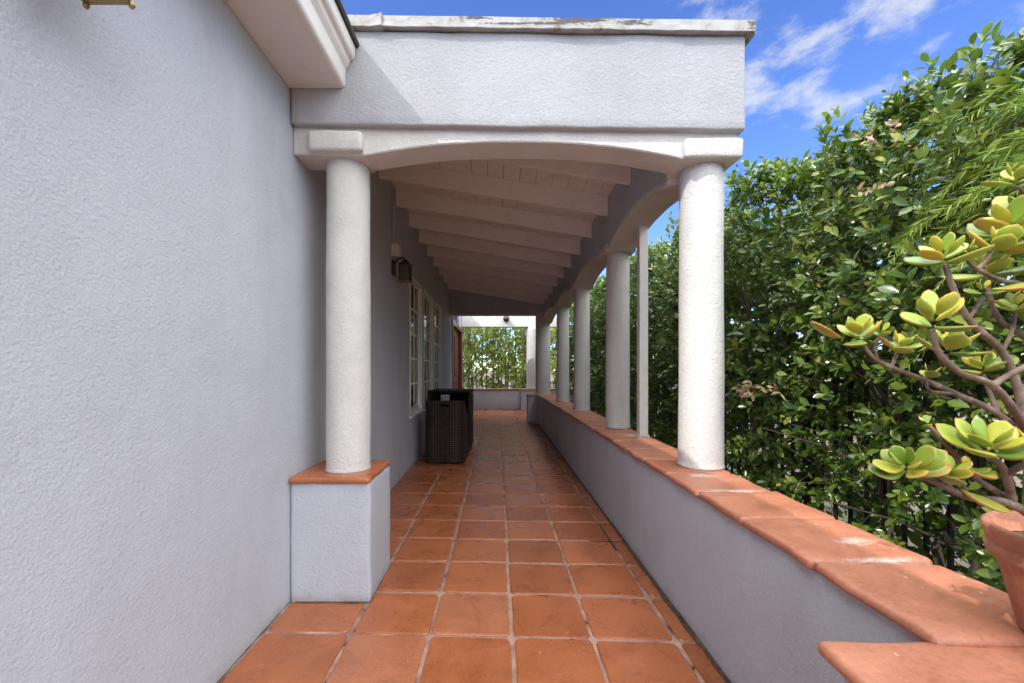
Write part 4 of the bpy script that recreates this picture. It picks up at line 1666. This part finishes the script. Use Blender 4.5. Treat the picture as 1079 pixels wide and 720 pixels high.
wf = thing('white_picket_fence', 'low white picket fence behind the plants beyond the end wall', 'fence', (0.3, 14.9, -0.17))
mb = MB()
for i in range(26):
    x = -2.4 + i * 0.22
    mb.prism([(x, -0.15), (x + 0.13, -0.15), (x + 0.13, 0.72), (x + 0.065, 0.80), (x, 0.72)], 'y', 14.9, 14.925)
mb.build('pickets', M['white_paint'], wf)
for z in (0.1, 0.55):
    MB().box(-2.45, 3.3, 14.928, 14.965, z, z + 0.07).build('rail', M['white_paint'], wf)


def far_tree(x, y, H, R, label, seed):
    rng = np.random.default_rng(seed)
    root = thing('garden_tree', label, 'tree', (x, y, -0.17), 'trees beyond the garden')
    st = MB()
    st.tube([(x, y, -0.17), (x + .1, y, H * .3), (x - .05, y + .1, H * .55), (x, y, H * .85)], [.16, .12, .09, .03], 8)
    st.build('trunk', M['bark'], root, smooth=True)
    n = 900
    c = rng.normal(size=(n, 3))
    c = norm(c) * (rng.uniform(.25, 1, (n, 1)) ** .5)
    P = c * np.array([R, R, H * .42]) + np.array([x, y, H * .56])
    lump = 1 + .25 * nz(P[:, 1], P[:, 2], .9)
    P[:, :2] = (P[:, :2] - np.array([x, y])) * lump[:, None] + np.array([x, y])
    T = twig_leaves(P, norm(c) + rng.normal(scale=.5, size=(n, 3)), rng.uniform(.3, .6, n), 8, np.full(n, .17), rng)
    link('crown', leaves_mesh('crown', *T), M['bamboo_leaf'], root)


far_tree(-2.6, 19.0, 4.6, 1.9, 'leafy tree far behind the plants, left of centre beyond the end wall', 401)
far_tree(1.2, 19.8, 4.9, 2.0, 'leafy tree far behind the plants, right of centre beyond the end wall', 402)

# ================================================================== LIGHT, SKY, CAMERA
TRAVEL = Vector((0.81, 0.65, -1.0)).normalized()
sun = bpy.data.lights.new('sun', 'SUN')
sun.energy = 2.0
sun.angle = math.radians(0.5)
sun.color = (1.0, 0.955, 0.89)
so = bpy.data.objects.new('sun', sun)
COL.objects.link(so)
so.rotation_euler = TRAVEL.to_track_quat('-Z', 'Y').to_euler()
so.location = (-4, -4, 8)

w = bpy.data.worlds.new('World')
scene.world = w
w.use_nodes = True
nt = w.node_tree
for n in list(nt.nodes):
    nt.nodes.remove(n)
out = nt.nodes.new('ShaderNodeOutputWorld')
bg = nt.nodes.new('ShaderNodeBackground')
sky = nt.nodes.new('ShaderNodeTexSky')
sky.sky_type = 'NISHITA'
sky.sun_disc = False
S = -TRAVEL
sky.sun_elevation = math.asin(S.z)
sky.sun_rotation = math.atan2(S.x, S.y)
sky.air_density = 1.0
sky.dust_density = 0.0
sky.altitude = 1500
sky.ozone_density = 5.0
hs = nt.nodes.new('ShaderNodeHueSaturation')
hs.inputs['Hue'].default_value = 0.514
hs.inputs['Saturation'].default_value = 1.12
hs.inputs['Value'].default_value = 1.3
L(nt, sky.outputs[0], hs.inputs['Color'])
tc = nt.nodes.new('ShaderNodeTexCoord')
mp = nt.nodes.new('ShaderNodeMapping')
mp.inputs['Scale'].default_value = (1.3, 1.3, 2.4)
mp.inputs['Location'].default_value = (0.35, 0.1, 0.0)
L(nt, tc.outputs['Generated'], mp.inputs[0])
cn = noise_n(nt, mp.outputs[0], 6.0, 8, 0.6, 0.1)
cn2 = noise_n(nt, mp.outputs[0], 1.3, 3, 0.5)
f = math_n(nt, 'ADD', math_n(nt, 'MULTIPLY', cn.outputs[0], 0.75), math_n(nt, 'MULTIPLY', cn2.outputs[0], 0.18))
for (cx_, cy_, cz_, a0, a1, amt_) in ((0.515, 0.705, 0.475, 0.965, 1.0, 0.10), (0.70, 0.53, 0.49, 0.975, 1.0, 0.09), (0.36, 0.80, 0.47, 0.965, 1.0, 0.06), (0.12, 0.77, 0.62, 0.985, 1.0, 0.05)):
    vm = nt.nodes.new('ShaderNodeVectorMath')
    vm.operation = 'DOT_PRODUCT'
    c_ = Vector((cx_, cy_, cz_)).normalized()
    vm.inputs[1].default_value = c_
    L(nt, tc.outputs['Generated'], vm.inputs[0])
    rr_ = ramp(nt, vm.outputs['Value'], [(a0, (0, 0, 0)), (a1, (1, 1, 1))])
    f = math_n(nt, 'ADD', f, math_n(nt, 'MULTIPLY', rr_.outputs[0], amt_))
cr = ramp(nt, f, [(0.55, (0, 0, 0)), (0.70, (1, 1, 1))])
cr.color_ramp.interpolation = 'EASE'
thin = mixc(nt, math_n(nt, 'MULTIPLY', cr.outputs[0], 0.85), hs.outputs[0], (3.1, 3.3, 3.7))
# unseen bright fill added to the sky, overhead and behind, lifting the shade
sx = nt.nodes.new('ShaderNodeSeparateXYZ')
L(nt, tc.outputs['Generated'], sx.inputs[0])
fill_mask = math_n(nt, 'ADD', math_n(nt, 'MULTIPLY', sx.outputs[2], 0.9), math_n(nt, 'ADD', math_n(nt, 'MULTIPLY', sx.outputs[1], -0.30), math_n(nt, 'MULTIPLY', sx.outputs[0], 0.22)))
fill_mask = math_n(nt, 'ADD', fill_mask, math_n(nt, 'MULTIPLY', cn2.outputs[0], 0.2))
fill_ramp = ramp(nt, fill_mask, [(0.53, (0, 0, 0)), (0.76, (1, 1, 1))])
sky_fill = mixc(nt, fill_ramp.outputs[0], thin, (16.5, 16.8, 17.3))
L(nt, sky_fill, bg.inputs[0])
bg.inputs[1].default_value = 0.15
L(nt, bg.outputs[0], out.inputs[0])

cam = bpy.data.cameras.new('camera')
cam.sensor_width = 36.0
cam.sensor_fit = 'HORIZONTAL'
cam.lens = F_PX / 1079 * 36
cam.shift_x = (539.5 - VPX) / 1079
cam.shift_y = (VPY - 360.0) / 1079
cam.clip_start = 0.05
cam.clip_end = 2000
cam.dof.use_dof = True
cam.dof.focus_distance = 3.2
cam.dof.aperture_fstop = 9.0
co = bpy.data.objects.new('camera', cam)
COL.objects.link(co)
co.location = (0, 0, CAM_H)
co.rotation_euler = (math.radians(90), 0, 0)
scene.camera = co

scene.render.engine = 'CYCLES'
scene.cycles.use_denoising = True
try:
    scene.cycles.denoiser = 'OPENIMAGEDENOISE'
    scene.cycles.denoising_input_passes = 'RGB_ALBEDO_NORMAL'
    scene.cycles.denoising_prefilter = 'ACCURATE'
except Exception:
    pass
scene.cycles.max_bounces = 8
scene.cycles.diffuse_bounces = 8
scene.cycles.transparent_max_bounces = 8
scene.cycles.sample_clamp_indirect = 6.0
vs_ = scene.view_settings
scene.display_settings.display_device = 'sRGB'
vs_.view_transform = 'Standard'
vs_.look = 'None'
vs_.gamma = 1.0
vs_.use_curve_mapping = False
vs_.exposure = 0.74
